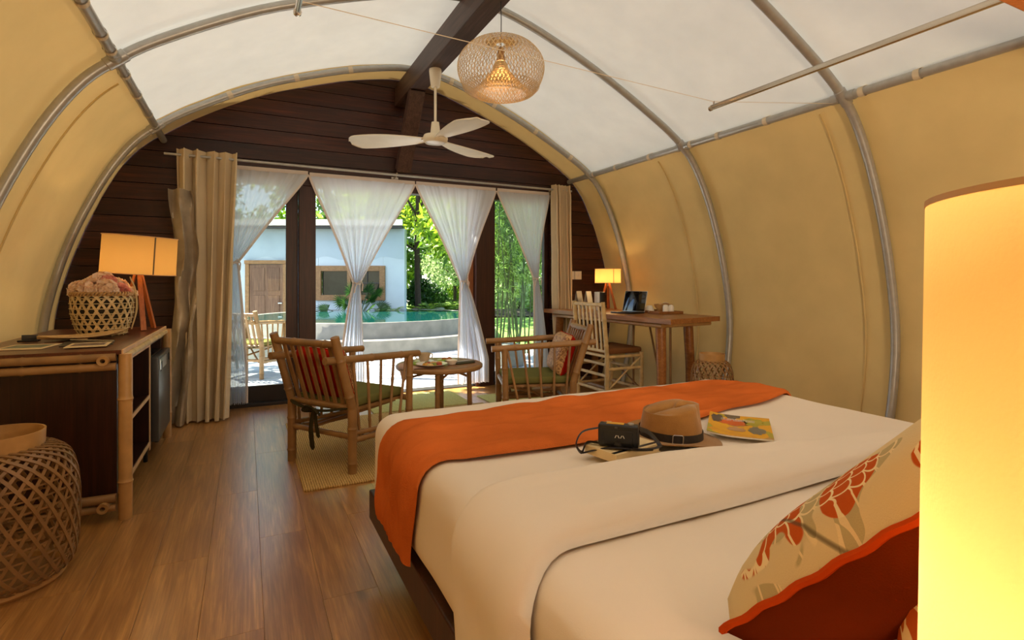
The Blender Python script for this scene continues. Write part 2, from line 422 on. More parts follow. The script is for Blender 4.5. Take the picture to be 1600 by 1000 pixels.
def petal_print(name, base, fill, line, scale, islands=True):
    # cloth printed with overlapping scallop petals (in clusters on the floral cushion)
    m, nt, b, out = new_mat(name)
    tc = N(nt, 'ShaderNodeTexCoord'); mp = N(nt, 'ShaderNodeMapping'); nt.links.new(tc.outputs['Object'], mp.inputs['Vector']); v = mp.outputs[0]
    nn = N(nt, 'ShaderNodeTexNoise'); nn.inputs['Scale'].default_value = 7; nn.inputs['Detail'].default_value = 1; nt.links.new(v, nn.inputs['Vector'])
    sb = N(nt, 'ShaderNodeVectorMath', operation='SUBTRACT'); nt.links.new(nn.outputs['Color'], sb.inputs[0]); sb.inputs[1].default_value = (.5, .5, .5)
    ma = N(nt, 'ShaderNodeVectorMath', operation='MULTIPLY_ADD'); nt.links.new(sb.outputs[0], ma.inputs[0]); ma.inputs[1].default_value = (.10, .10, .0); nt.links.new(v, ma.inputs[2])
    m2 = N(nt, 'ShaderNodeMapping'); m2.inputs['Scale'].default_value = (scale, scale, 0); m2.inputs['Rotation'].default_value = (0, 0, .9 if islands else .35); nt.links.new(ma.outputs[0], m2.inputs['Vector'])
    sx = N(nt, 'ShaderNodeSeparateXYZ'); nt.links.new(m2.outputs[0], sx.inputs[0])
    def mt(op, p, q=None):
        n = N(nt, 'ShaderNodeMath', operation=op)
        for i, w_ in enumerate((p, q)):
            if w_ is None: continue
            if isinstance(w_, (int, float)): n.inputs[i].default_value = w_
            else: nt.links.new(w_, n.inputs[i])
        return n.outputs[0]
    X, Y = sx.outputs[0], mt('MULTIPLY', sx.outputs[1], 2.0)
    j = mt('FLOOR', Y); f = mt('SUBTRACT', Y, j)
    offs = mt('MULTIPLY', mt('FLOORED_MODULO', j, 2.0), .5)
    xs = mt('SUBTRACT', X, offs); dx = mt('SUBTRACT', mt('SUBTRACT', xs, mt('FLOOR', xs)), .5)
    dy = mt('MULTIPLY', f, .5)
    dA = mt('SQRT', mt('ADD', mt('MULTIPLY', dx, dx), mt('MULTIPLY', dy, dy)))
    ln = mt('LESS_THAN', mt('ABSOLUTE', mt('SUBTRACT', dA, .46)), .045)
    pet = mixcol(nt, ln, fill, line)
    col = pet
    if islands:
        n1 = noise(nt, v, 9, 1); n2 = noise(nt, v, 8.0, 1, dist=1.0)
        grey = mixcol(nt, ln, srgb(190, 170, 124), tuple(q * 1.12 for q in base))
        col = mixcol(nt, ramp(nt, n2, [(.60, (0, 0, 0)), (.605, (1, 1, 1))]), base, grey)
        col = mixcol(nt, ramp(nt, n1, [(.57, (0, 0, 0)), (.575, (1, 1, 1))]), col, pet)
        wv = N(nt, 'ShaderNodeTexWave'); wv.inputs['Scale'].default_value = 1.6; wv.inputs['Distortion'].default_value = 9; wv.inputs['Detail'].default_value = 1; nt.links.new(v, wv.inputs['Vector'])
        col = mixcol(nt, ramp(nt, wv.outputs['Fac'], [(.0, (.8,) * 3), (.004, (0, 0, 0))]), col, srgb(92, 78, 56))
    nt.links.new(col, b.inputs['Base Color']); b.inputs['Roughness'].default_value = .9; b.inputs['Specular IOR Level'].default_value = .1
    bump(nt, b, noise(nt, v, 500, 2), .15, .005)
    return m
M['print1'] = petal_print('floral_print', srgb(224, 200, 152), srgb(196, 88, 30), srgb(244, 220, 170), 27)
M['print2'] = petal_print('scale_print', srgb(224, 200, 152), srgb(200, 92, 34), srgb(244, 214, 160), 18, False)
def brocade():
    m, nt, b, out = new_mat('gold_brocade')
    v = coords(nt, (1, 1, 1), rnd=False)
    n1 = noise(nt, v, 38, 3, .6, 2)
    nt.links.new(ramp(nt, n1, [(.42, srgb(132, 82, 44)), (.55, srgb(214, 168, 112))]), b.inputs['Base Color']); b.inputs['Roughness'].default_value = .6
    return m
M['brocade'] = brocade()
def cover_mat():
    m, nt, b, out = new_mat('magazine_cover')
    tc = N(nt, 'ShaderNodeTexCoord'); mp = N(nt, 'ShaderNodeMapping'); nt.links.new(tc.outputs['Object'], mp.inputs['Vector'])
    vo = N(nt, 'ShaderNodeTexVoronoi'); vo.inputs['Scale'].default_value = 17; nt.links.new(mp.outputs[0], vo.inputs['Vector'])
    sp = N(nt, 'ShaderNodeSeparateColor'); nt.links.new(vo.outputs['Color'], sp.inputs[0])
    r = N(nt, 'ShaderNodeValToRGB'); r.color_ramp.interpolation = 'CONSTANT'; nt.links.new(sp.outputs[0], r.inputs[0])
    st = [(0, srgb(232, 168, 34)), (.45, srgb(222, 156, 40)), (.6, srgb(190, 150, 90)), (.75, srgb(96, 84, 80)), (.87, srgb(176, 166, 60))]
    e = r.color_ramp.elements
    while len(e) < len(st): e.new(.5)
    for q, (p, c) in zip(e, st): q.position = p; q.color = (*c, 1)
    nt.links.new(r.outputs[0], b.inputs['Base Color']); b.inputs['Roughness'].default_value = .25
    return m
M['cover'] = cover_mat()

# ------------------------------------------------------------------ the tent shell
PROF = [(-1.27, 0), (-1.32, .35), (-1.335, .73), (-1.285, 1.06), (-1.165, 1.48), (-.985, 1.90), (-.81, 2.19), (-.64, 2.36), (-.40, 2.53), (.08, 2.79), (.58, 2.98), (1.0, 3.10),
        (1.40, 3.165), (1.80, 3.11), (2.38, 2.90), (2.96, 2.62), (3.43, 2.33), (3.67, 2.0), (3.85, 1.55), (3.96, 1.1), (4.0, .75), (3.97, .4), (3.88, 0)]
PF = cat_rom(PROF, 5)
def normals(P):
    out = []
    for i in range(len(P)):
        a, b = P[max(i - 1, 0)], P[min(i + 1, len(P) - 1)]
        t = Vector((b[0] - a[0], b[1] - a[1])).normalized(); out.append(Vector((-t.y, t.x)))
    return out
NF = normals(PF)
IL, IR = 7 * 5, 16 * 5            # purlin indices
def off(i, d): return (PF[i][0] + NF[i].x * d, PF[i][1] + NF[i].y * d)
RIBS = [5.03, 3.60, 2.18]
YB, YW = -1.4, 5.5
def canvas(name, i0, i1, y0, y1, mat, kind='structure', d=.045, bill=0.02):
    n = i1 - i0; ny = max(4, int((y1 - y0) / .07))
    def fn(u, v):
        i = i0 + round(u * n); y = y0 + v * (y1 - y0)
        dd = d
        k = 1.0
        for yr in (5.03, 3.60, 2.18, .75, -.68): k = min(k, abs(y - yr) / .5)
        dd += bill * (max(0, min(1, k)) ** .7 - .3) * math.sin(PI * min(1, max(0, u))) ** .5
        dd += (.012 * mnoise.noise(Vector((i * .12, y * 1.5, 3.1))) + .005 * mnoise.noise(Vector((i * .5 + y * 2, y * 4.1, 1.1)))) * (1 if 0 < u < 1 else 0)
        x, z = off(i, dd); return (x, y, z)
    mb = MB().grid(fn, n, ny)
    return tag(mb.build(name, mat), kind=kind)
wl = canvas('wall_left', 0, IL, YB, YW, M['tan'], bill=.012)
wr_ = canvas('wall_right', IR, len(PF) - 1, YB, YW, M['tan'], bill=.012)
ce = canvas('ceiling', IL, IR, YB, 5.03, M['cream'], bill=.03)
tr = canvas('trim_1', IL, IR, 5.03, YW, M['tan'], d=.045, bill=0)
# sewn seams on the side panels
def seam(par, i0, i1, y):
    MB().tube([(off(i, .036)[0], y + .0 * i, off(i, .036)[1]) for i in range(i0, i1)], .006, 6).build('seam', M['tan'], par)
for y in (2.40, 4.02): seam(wl, 1, IL, y); seam(wr_, IR + 1, len(PF) - 1, y)

# floor boards, each its own piece
fl = tag(MB().box((1.35, 2.07, -.035), (5.5, 6.94, .05)).build('floor', M['subfloor'], smooth=False), kind='structure')
PWD, PLN = .196, 1.32
pm = MB().rbox((0, 0, -.005), (PWD - .0008, PLN - .0008, .010), .0007, 1).mesh('floor_plank', M['floor'], smooth=False)
nrow = int(5.4 / PWD) + 1
for i in range(nrow):
    x = -1.32 + PWD * (i + .5); o_ = (i * .53) % 1.0 * PLN
    for k in range(6):
        y = -.9 + o_ - PLN + PLN * (k + .5)
        y0, y1 = y - PLN / 2, y + PLN / 2
        if y1 <= .05 or y0 >= 5.5 or x > 3.97 or x < -1.28: continue
        y0, y1 = max(y0, .0), min(y1, 5.52)
        if y1 - y0 < .03: continue
        o = bpy.data.objects.new('floor_plank', pm); COL.objects.link(o); o.parent = fl
        o.location = (x, (y0 + y1) / 2, 0); o.scale = (1, (y1 - y0) / PLN, 1)

# end wall of dark planks under the arch, with the door opening
def arch_x(z, d=.10):
    L = [off(i, d) for i in range(0, 12 * 5 + 1)]; Rr = [off(i, d) for i in range(12 * 5, len(PF))]
    def it(P):
        for a, b in zip(P[:-1], P[1:]):
            if (a[1] - z) * (b[1] - z) <= 0 and a[1] != b[1]: return a[0] + (b[0] - a[0]) * (z - a[1]) / (b[1] - a[1])
        return None
    return it(L), it(Rr)
DX0, DX1, DZ = -.22, 3.20, 2.13
wb = MB()
wall_back = None
rows = []
ph = .142; z = 0.0
plank_objs = []
while z < 3.24:
    z1 = min(z + ph, 3.258)
    if z < DZ < z1: z1 = DZ if DZ - z > .05 else z1
    a0, b0 = arch_x(max(z + .001, .002)); a1, b1 = arch_x(z1 - .003)
    if a0 is None: break
    if a1 is None: a1 = b1 = 1.4
    if z < DZ - .01: segs = [(a0, a1, DX0, DX0), (DX1, DX1, b0, b1)]
    else: segs = [(a0, a1, b0, b1)]
    for (p, q, r_, s_) in segs: plank_objs.append((p, q, r_, s_, z, z1))
    z = z1
bk_ = MB()
for (p, q, r_, s_, z0, z1) in plank_objs:
    vs = []
    for y in (5.553, 5.58): vs += [(p, y, z0), (r_, y, z0), (s_, y, z1), (q, y, z1)]
    bk_.add(vs, [(0, 1, 2, 3), (7, 6, 5, 4), (0, 4, 5, 1), (1, 5, 6, 2), (2, 6, 7, 3), (3, 7, 4, 0)])
wall_back = tag(bk_.build('wall_back', M['darkwood'], smooth=False), kind='structure')
for (p, q, r_, s_, z0, z1) in plank_objs:
    g = .003; yd = 5.5 + R.uniform(0, .006)
    mb = MB(); vs = []
    for y in (yd, yd + .05):
        vs += [(p, y, z0 + g), (r_, y, z0 + g), (s_, y, z1 - g), (q, y, z1 - g)]
    mb.add(vs, [(0, 1, 2, 3), (7, 6, 5, 4), (0, 4, 5, 1), (1, 5, 6, 2), (2, 6, 7, 3), (3, 7, 4, 0)])
    mb.build('plank', M['darkwood'], wall_back, smooth=False)
# rear wall behind the camera (keeps the tent closed)
rw = MB(); n0 = len(PF)
pts = [off(i, .04) for i in range(n0)]
rw.add([(x, YB, z) for x, z in pts], [tuple(range(n0))])
tag(rw.build('wall_rear', M['darkwood'], smooth=False), kind='structure')

# sliding door: posts, rails, header, panes
door = thing('door_1', None, None, (1.4, 5.56, 0)); door['kind'] = 'structure'
def dpart(name, x0, x1, y0, y1, z0, z1, mat):
    return MB().rbox(((x0 + x1) / 2 - 1.4, (y0 + y1) / 2 - 5.56, (z0 + z1) / 2), (x1 - x0, y1 - y0, z1 - z0), .004, 1).build(name, mat, door, smooth=False)
dpart('post', .445, .595, 5.49, 5.60, 0, 2.06, M['frame'])
dpart('stile', .335, .443, 5.57, 5.61, .18, 2.06, M['frame'])
dpart('post', 2.252, 2.46, 5.49, 5.60, 0, 2.06, M['frame'])
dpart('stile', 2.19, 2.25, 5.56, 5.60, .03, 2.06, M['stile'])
dpart('stile', 2.462, 2.515, 5.57, 5.61, .14, 2.06, M['frame'])
dpart('stile', 3.14, 3.20, 5.55, 5.61, .0, 2.06, M['frame'])
dpart('stile', -.22, -.14, 5.55, 5.61, .0, 2.06, M['frame'])
dpart('header', DX0, DX1, 5.49, 5.61, 2.062, DZ - .002, M['frame'])
dpart('bottom_rail', -.14, .443, 5.57, 5.61, .03, .178, M['framedark'])
dpart('bottom_rail', 2.462, 3.14, 5.57, 5.61, .03, .138, M['framedark'])
dpart('sill', -.22, .444, 5.50, 5.66, -.02, .028, M['framedark'])
dpart('sill', .60, 2.25, 5.52, 5.66, -.02, .012, M['framedark'])
dpart('sill', 2.46, 3.20, 5.50, 5.66, -.02, .028, M['framedark'])
dpart('pane', -.14, .335, 5.588, 5.594, .18, 2.06, M['glass'])
dpart('pane', 2.515, 3.14, 5.588, 5.594, .14, 2.06, M['glass'])

# ------------------------------------------------------------------ pipe frame
RLAB = ['curved grey steel tent rib closest to the plank end wall', 'curved grey steel tent rib in the middle, between pendant lamp and desk end', 'curved grey steel tent rib closest to the camera, rising behind the bed']
for y, lab in zip(RIBS, RLAB):
    t = thing('tent_rib', lab, 'tent pole', (1.36, y, 0), group='curved tent ribs')
    for nm, i0, i1 in (('side_pipe', 0, IL), ('roof_pipe', IL, IR), ('side_pipe', IR, len(PF) - 1)):
        MB().tube([(PF[i][0] - 1.36, 0, PF[i][1]) for i in range(i0, i1 + 1)], .029, 12).build(nm, M['pipe'], t)
    for i in (IL, IR):
        d = Vector((PF[i + 1][0] - PF[i - 1][0], 0, PF[i + 1][1] - PF[i - 1][1])).normalized()
        c = Vector((PF[i][0] - 1.36, 0, PF[i][1]))
        MB().tube([c - d * .06, c - d * .055, c + d * .055, c + d * .06], [.03, .035, .035, .03], 12).build('joint_sleeve', M['pipe'], t)
        for sy in (-1, 1):
            MB().tube([c + Vector((0, sy * .03, 0)), c + Vector((0, sy * .075, 0))], .032, 12).build('joint_sleeve', M['pipe'], t)
def strap_loop(c, axis, r, wd, par, tail=None):
    mb = MB(); ax = Vector(axis)
    mb.tube([Vector(c) - ax * wd / 2, Vector(c) + ax * wd / 2], r, 14, cap=False)
    if tail: mb.tube([Vector(c), Vector(c) + Vector(tail)], wd / 2, 6, flat=.15)
    mb.build('strap', M['strap'], par)
for i, sx, lab in ((IL, -1, 'long straight grey purlin pipe under the left edge of the cream ceiling'), (IR, 1, 'long straight grey purlin pipe under the right edge of the cream ceiling')):
    t = thing('purlin_pipe', lab, 'tent pole', (PF[i][0], 2, PF[i][1]), group='purlin pipes')
    MB().tube([(0, YB - 2 + .02, 0), (0, 5.47 - 2, 0)], .027, 12).build('pipe', M['pipe'], t)
    ys = (2.12, 2.30, 2.42, 2.9, 3.25, 3.45, 3.82, 4.2, 4.65, 5.08) if sx < 0 else (1.75, 2.06, 2.75, 3.2, 3.50, 4.03, 4.55, 4.95)
    for y in ys: strap_loop((0, y - 2, 0), (0, 1, 0), .031, .035, t, (-sx * .0 + sx * .03, 0, .05))
# clips holding the liner to the last rib
t = thing('liner_clip_row', 'small cream webbing clips tying ceiling liner to the rib at the end wall', 'clip', (1.36, 5.03, 0))
for i in (43, 48, 53, 65, 69, 73, 77):
    d = Vector((PF[i + 1][0] - PF[i - 1][0], 0, PF[i + 1][1] - PF[i - 1][1])).normalized()
    strap_loop((PF[i][0] - 1.36, 0, PF[i][1]), d, .033, .04, t)

# ridge beam and strut
rb = MB().rbox((1.425, 2.07, 3.03), (.15, 6.8, .20), .006, 2).build('ridge_beam', M['beam'], smooth=False)
tag(rb, 'dark brown square timber ridge beam running under the tent roof', 'beam')
a, b = Vector((1.425, 4.93, 2.925)), Vector((1.425, 5.43, 2.28))
st = MB(); dv = (b - a).normalized(); up = Vector((1, 0, 0)); sd = dv.cross(up)
vs = []
for p in (a - dv * .02, b): 
    for s1, s2 in ((-1, -1), (1, -1), (1, 1), (-1, 1)): vs.append(p + up * s1 * .07 + sd * s2 * .045)
st.add(vs, [(0, 1, 2, 3), (7, 6, 5, 4), (0, 4, 5, 1), (1, 5, 6, 2), (2, 6, 7, 3), (3, 7, 4, 0)])
tag(st.build('beam_strut', wood('strut_wood', srgb(70, 48, 40), srgb(112, 84, 72), axis=2, rnd=.05), smooth=False), 'slanted brown timber strut from ridge beam down to the plank wall', 'strut')
cb = MB().rbox((1.36, .79, 2.095), (4.46, .09, .17), .006, 2).build('canopy_beam', M['orangewood'], smooth=False)
tag(cb, 'orange-brown timber crossbar above the bed in the top right corner', 'beam')
# mosquito-net rails and their string
for x, y1, lab in ((.16, 2.04, 'thin chrome net rail whose tip shows at the top left of the ceiling'), (2.28, 2.18, 'long thin chrome net rail hanging over the right side of the bed')):
    t = thing('net_rail', lab, 'rail', (x, .84, 2.10), group='net rails')
    L = y1 - .84
    MB().rbox((0, L / 2, 0), (.016, L, .026), .003, 2).build('track', M['chrome'], t)
    MB().tube([(0, L - .004, -.003), (0, L + .008, -.003)], .014, 10).build('end_cap', M['chrome'], t)
    MB().tube([(0, L - .02, .013), (0, L - .02, .03)], .005, 6).build('hook', M['chrome'], t)
sp = [(-.60, 2.0, 2.36)] + [(.16 + (2.28 - .16) * k / 8, 2.02 + .14 * k / 8, 2.128 + .0 * k) for k in range(9)] + [(3.40, 2.23, 2.30)]
tag(MB().tube(sp, .0016, 5).build('net_string', M['strap']), 'thin white string stretched across the ceiling between the net rails', 'string')

# ------------------------------------------------------------------ ceiling fan
t = thing('ceiling_fan', 'cream three-bladed ceiling fan hanging from the ridge beam', 'fan', (1.42, 4.36, 2.34))
MB().lathe([(.0, .59), (.05, .59), (.052, .57), (.04, .46), (.036, .44), (.012, .44)], 20).build('canopy', M['fanwhite'], t)
MB().tube([(0, 0, .12), (0, 0, .45)], .011, 10).build('downrod', M['fanwhite'], t)
MB().lathe([(.012, .15), (.032, .145), (.042, .05), (.045, .035)], 20).build('motor_cover', M['fanwhite'], t)
MB().lathe([(.045, .04), (.095, .035), (.105, .01), (.10, -.015), (.085, -.03), (.08, -.028)], 28).build('hub', M['fanwhite'], t)
MB().lathe([(.082, -.025), (.06, -.036), (.0, -.042)], 28).build('hub_cap', M['white'], t)
for k, ang in enumerate((150, 31, 276)):
    def bl(u, v, ang=ang):
        r = .09 + u * .64
        wd = .03 + .105 * math.sin(PI * min(1, u * .62 + .06)) ** 1.0 + .02 * u
        if u > .86: wd *= math.sqrt(max(0.02, 1 - ((u - .86) / .145) ** 2))
        y = (v - .5) * 2 * wd + .015 * math.sin(u * PI)
        zz = .0 + .14 * y * (1 - .3 * u) + .012 * math.cos((v - .5) * PI) - .01 * u
        return (r, y, zz)
    top = MB().grid(bl, 22, 8)
    m2 = MB(); m2.add(top.v, top.f); n_ = len(top.v)
    m2.add([(x, y, z - .006) for x, y, z in top.v], [tuple(reversed(f)) for f in top.f])
    rim = [j * 23 for j in range(9)] ; rim2 = [j * 23 + 22 for j in range(9)]
    for rr_ in (rim, rim2, list(range(23)), list(range(8 * 23, 9 * 23))):
        for a_, b_ in zip(rr_[:-1], rr_[1:]): m2.f.append((a_, b_, b_ + n_, a_ + n_))
    o = m2.build('blade', M['fanwhite'], t, angle=1.2); o.rotation_euler = (0, 0, math.radians(ang))
    MB().rbox((.085, 0, 0), (.07, .03, .008), .003, 1).build('blade_iron', M['fanwhite'], o)

# ------------------------------------------------------------------ pendant lamp: woven bamboo
def ribbon(mb, pts, nrm, wd, th):
    vs = []; fs = []; m = len(pts)
    for i in range(m):
        tg = (pts[min(i + 1, m - 1)] - pts[max(i - 1, 0)]).normalized()
        n = nrm[i]; s = tg.cross(n).normalized() * wd / 2; q = n * th / 2
        vs += [pts[i] + s + q, pts[i] - s + q, pts[i] - s - q, pts[i] + s - q]
    for i in range(m - 1):
        a, b = i * 4, i * 4 + 4
        for k in range(4): fs.append((a + k, a + (k + 1) % 4, b + (k + 1) % 4, b + k))
    mb.add(vs, fs)
def weave(mb, prof, count, twist, wd, th, dirs=(1, -1), inset=.0):
    m = len(prof)
    nr = []
    for i in range(m):
        a, b = prof[max(i - 1, 0)], prof[min(i + 1, m - 1)]
        tx = Vector((b[0] - a[0], b[1] - a[1])).normalized(); nr.append((tx.y * -1, tx.x))
    for dr in dirs:
        for k in range(count):
            pts = []; nm = []
            for i, (r, z) in enumerate(prof):
                th_ = 2 * PI * k / count + dr * twist * i / (m - 1)
                c, s = math.cos(th_), math.sin(th_); o = th * .6 * dr
                nx, nz = nr[i]
                if r * nx < 0 and False: nx = -nx
                rr = r + nx * o; zz = z + nz * o
                pts.append(Vector((rr * c, rr * s, zz))); nm.append(Vector((nx * c, nx * s, nz)).normalized())
            ribbon(mb, pts, nm, wd, th)
t = thing('pendant_lamp', 'round woven bamboo pendant lamp hanging from the ridge beam', 'lamp', (1.45, 3.12, 2.51))
pp = cat_rom([(.03, .145), (.10, .165), (.19, .135), (.26, .06), (.275, -.02), (.245, -.11), (.19, -.165), (.16, -.175)], 4)
mb = MB(); weave(mb, pp, 62, 1.25, .0034, .0012); mb.build('shade', M['bamboopale'], t, smooth=False, kind='stuff')
pi_ = cat_rom([(.245, -.125), (.19, -.165), (.12, -.10), (.06, -.03), (.035, .03)], 4)
mb = MB(); weave(mb, pi_, 62, .8, .0034, .0011); mb.build('inner_shade', M['bamboopale'], t, smooth=False, kind='stuff')
MB().tube([(0, 0, .04), (0, 0, .12)], [.028, .02], 12).build('socket', M['bamboodk'], t)
MB().tube([(.0, 0, .10), (.002, 0, .3), (0, 0, .425)], .003, 6).build('cord', M['black'], t)
MB().lathe([(.0, .06), (.018, .05), (.03, .02), (.028, -.005), (.0, -.022)], 14).build('bulb', M['bulbdim'], t)
lamp('pendant_glow', 'POINT', (0, 0, -.06), .9, (1, .62, .30), .03, t)

# ------------------------------------------------------------------ curtains
RODY, RODZ = 5.33, 2.20
t = thing('curtain_rod', 'thin grey curtain rod along the top of the glass doors', 'curtain rod', (1.36, RODY, RODZ))
MB().tube([(-1.98, 0, .02), (2.02, 0, -.005)], .011, 10).build('rod', M['pipe'], t)
for x in (-1.80, -.02, 1.80):
    MB().rbox((x, .10, -.02), (.07, .02, .045), .003, 1).tube([(x, .1, .0), (x, 0, .0), (x, 0, .03)], .007, 6).build('bracket', M['chrome'], t)
def drape(x0t, x1t, x0b, x1b, zt, zb, y, folds, amp, seed, depth_b=.0, pow_=1.0):
    rr = random.Random(seed); ph_ = [rr.uniform(-.5, .5) for _ in range(12)]
    nu, nv = folds * 12, 40
    def fn(u, v):
        e = v ** pow_
        xa, xb = x0t + (x0b - x0t) * e, x1t + (x1b - x1t) * e
        uu = u + .018 * math.sin(u * 9 + seed) + .02 * math.sin(u * 21 + v * 2 + seed)
        p = 2 * PI * folds * u + ph_[int(u * folds) % 12] * .5 + .5 * math.sin(v * 2.3 + u * 5)
        a = amp * (1.0 + .25 * math.sin(v * 3 + u * 7))
        if v < .04: a *= .75
        return (xa + (xb - xa) * uu + .25 * a * math.sin(2 * p) , y - depth_b * v + a * math.sin(p) + .012 * mnoise.noise(Vector((u * 9, v * 7, seed))), zt + (zb - zt) * v)
    return MB().grid(fn, nu, nv)
t = thing('beige_curtain', 'beige full-length curtain left of the glass doors, behind the cabinet', 'curtain', (-.28, RODY, 0), group='beige curtains')
drape(-.25, .235, -.20, .14, 2.27, .015, 0, 5, .072, 3, .24).build('drape', M['beige'], t)
def lin(u, v):
    x = -.29 + .16 * u + .05 * math.sin(v * 4); 
    return (x + .035 * mnoise.noise(Vector((u * 3, v * 6, 8))), -.20 - .10 * v + .05 * math.sin(u * 9 + v * 4) + .05 * mnoise.noise(Vector((u * 4, v * 8, 2))), 1.9 - 1.89 * v)
MB().grid(lin, 16, 40).build('lining', M['lining'], t, label='crinkled silver-grey lining')
t = thing('beige_curtain', 'beige full-length curtain right of the glass doors, beside the light switches', 'curtain', (3.28, RODY, 0), group='beige curtains')
drape(-.17, .055, -.15, .045, 2.25, .015, -.01, 5, .05, 8, .06).build('drape', M['beige'], t)

def sheer(x0, x1, xt, zt, ztie, xb0, xb1, lab, seed, pl=10):
    Y = 5.425
    t = thing('sheer_curtain', lab, 'curtain', ((x0 + x1) / 2, Y, 0), group='sheer tied curtains')
    cx = (x0 + x1) / 2; zb = .06
    rr = random.Random(seed)
    phs = [rr.uniform(-1, 1) for _ in range(40)]
    def fn(u, v):
        z = zt + (zb - zt) * v
        vt = (zt - ztie) / (zt - zb)
        if v < vt:
            e = v / vt; k = (1 - e ** 1.12)
            sag = .07 * math.sin(PI * e) ** 1.2
            l = xt - .026; r = xt + .026
            xa = l + (x0 - l) * k + (sag * .4 if x0 < l - .1 else 0); xb = r + (x1 - r) * k - (sag * .4 if x1 > r + .1 else 0)
            am = .005 + .024 * e ** 1.8
            if e > .9: am *= 1 - (e - .9) * 4
        else:
            e = (v - vt) / (1 - vt)
            l, r = xt - .026, xt + .026; k = min(1, e * 1.3) ** .8
            xa = l + (xb0 - l) * k; xb = r + (xb1 - r) * k; am = .02 + .02 * e
        x = xa + (xb - xa) * u
        g = u * pl * 2 * PI + phs[int(u * 30)] * .9
        y = am * math.sin(g) + .5 * am * math.sin(g * .47 + seed) - (.0 if v < vt else .02 * (v - vt))
        return (x - cx, y, z)
    MB().grid(fn, 130, 60).build('veil', M['sheer'], t, angle=3)
    MB().rbox((0, 0, zt + .012), (x1 - x0 - .004, .012, .035), .003, 1).build('header_band', M['hem'], t)
    for uu in (0.0, 1.0):
        pts = [Vector(fn(uu, k / 60)) for k in range(0, 61)]
        MB().tube(pts, .011, 6, flat=.3, up=(0, 1, 0)).build('hem', M['hem'], t)
    kn = MB(); q = Vector((xt - cx, 0, ztie))
    kn.tube([q + Vector((.034 * math.cos(a_), .034 * math.sin(a_), .006 * math.sin(2 * a_))) for a_ in [2 * PI * k / 16 for k in range(17)]], .008, 6, cap=False)
    kn.tube([q + Vector((.0, -.035, 0)), q + Vector((.03, -.05, .03)), q + Vector((.05, -.05, -.01)), q + Vector((.045, -.045, -.07))], .006, 6)
    kn.tube([q + Vector((.0, -.035, 0)), q + Vector((-.02, -.05, -.03)), q + Vector((-.03, -.045, -.09))], .006, 6)
    kn.build('tie', M['hem'], t)
sheer(-.15, .52, -.10, 2.16, 1.32, -.14, .00, 'white sheer curtain tied back against the left beige curtain', 2, 9)
sheer(.53, 1.55, .965, 2.15, 1.13, .80, 1.03, 'white sheer curtain tied in the middle in front of the pool', 5)
sheer(1.56, 2.46, 2.075, 2.15, 1.15, 2.02, 2.36, 'white sheer curtain tied in front of the right dark door post', 9)
sheer(2.475, 3.14, 2.955, 2.15, 1.18, 2.93, 3.10, 'white sheer curtain tied beside the right beige curtain', 11, 9)

# ------------------------------------------------------------------ light switches
for x, n_ in ((3.475, "left of the pair"), (3.575, 'right of the pair')):
    t = thing('light_switch', 'square cream switch plate on dark planks, ' + n_, 'switch', (x, 5.496, 1.225), group='switch plates')
    MB().rbox((0, -.004, 0), (.095, .009, .10), .003, 1).build('plate', M['paperw'], t)
    MB().rbox((0, -.010, 0), (.02, .006, .03), .002, 1).build('rocker', M['white'] if n_[0] == 'r' else M['grey'], t)

# ------------------------------------------------------------------ bed
BX0, BX1, BY0, BY1, BZ = .455, 2.325, .10, 2.24, .62
bed = t = thing('double_bed', 'big low double bed on a dark wood platform, dressed in white', 'bed', (1.39, 1.2, 0))
MB().rbox((0, .005, .22), (1.86, 2.19, .12), .006, 2).build('platform', M['frame'], t, smooth=False)
for x in (-.7, .7):
    for y in (-.9, .85): MB().box((x, y, .08), (.1, .1, .16)).build('leg', M['frame'], t, smooth=False)
MB().rbox((0, -1.13, .55), (1.9, .05, 1.0), .01, 2).build('headboard', M['frame'], t, smooth=False)
def wrinkle(p, a):
    n = mnoise.noise(Vector((p.x * 3.1, p.y * 2.2, p.z * 3 + 1))) * .6 + mnoise.noise(Vector((p.x * 7, p.y * 5, 3))) * .4
    return a * n
mb = MB(); mb.rbox(((BX0 + BX1) / 2, (BY0 + BY1) / 2, (.275 + BZ) / 2), (BX1 - BX0, BY1 - BY0, BZ - .275), .085, 6, sub=(46, 50, 5))
mb.v = [tuple(Vector(p) + Vector((0, 0, wrinkle(Vector(p), .010) if p[2] > .5 else 0)) + Vector((wrinkle(Vector((p[1], p[2], p[0])), .012) if p[2] < .58 else 0, 0, 0))) for p in mb.v]
mb.v = [(x - 1.39, y - 1.2, z) for x, y, z in mb.v]; mb.build('mattress', M['sheet'], bed, label='mattress under a smooth white sheet')
# strips that lie over the bed follow its cross-section
RC = .085
def bed_path(s):      # s: arc length from the lower left hem, over the top, to the lower right
    h = BZ - RC - .29; q = RC * PI / 2; wtop = BX1 - BX0 - 2 * RC
    if s < h: return Vector((BX0, 0, .29 + s)), Vector((-1, 0, 0))
    s -= h
    if s < q:
        a = s / RC; n = Vector((-math.cos(a), 0, math.sin(a))); return Vector((BX0 + RC, 0, BZ - RC)) + n * RC, n
    s -= q
    if s < wtop: return Vector((BX0 + RC + s, 0, BZ)), Vector((0, 0, 1))
    s -= wtop
    if s < q:
        a = s / RC; n = Vector((math.sin(a), 0, math.cos(a))); return Vector((BX1 - RC, 0, BZ - RC)) + n * RC, n
    s -= q
    return Vector((BX1, 0, BZ - RC - s)), Vector((1, 0, 0))
LT = 2 * (BZ - RC - .29) + RC * PI + BX1 - BX0 - 2 * RC
def lerp_tab(tab, s):
    for (a, va), (b, vb) in zip(tab[:-1], tab[1:]):
        if s <= b:
            k = (s - a) / (b - a); k = k * k * (3 - 2 * k); return va + (vb - va) * k
    return tab[-1][1]
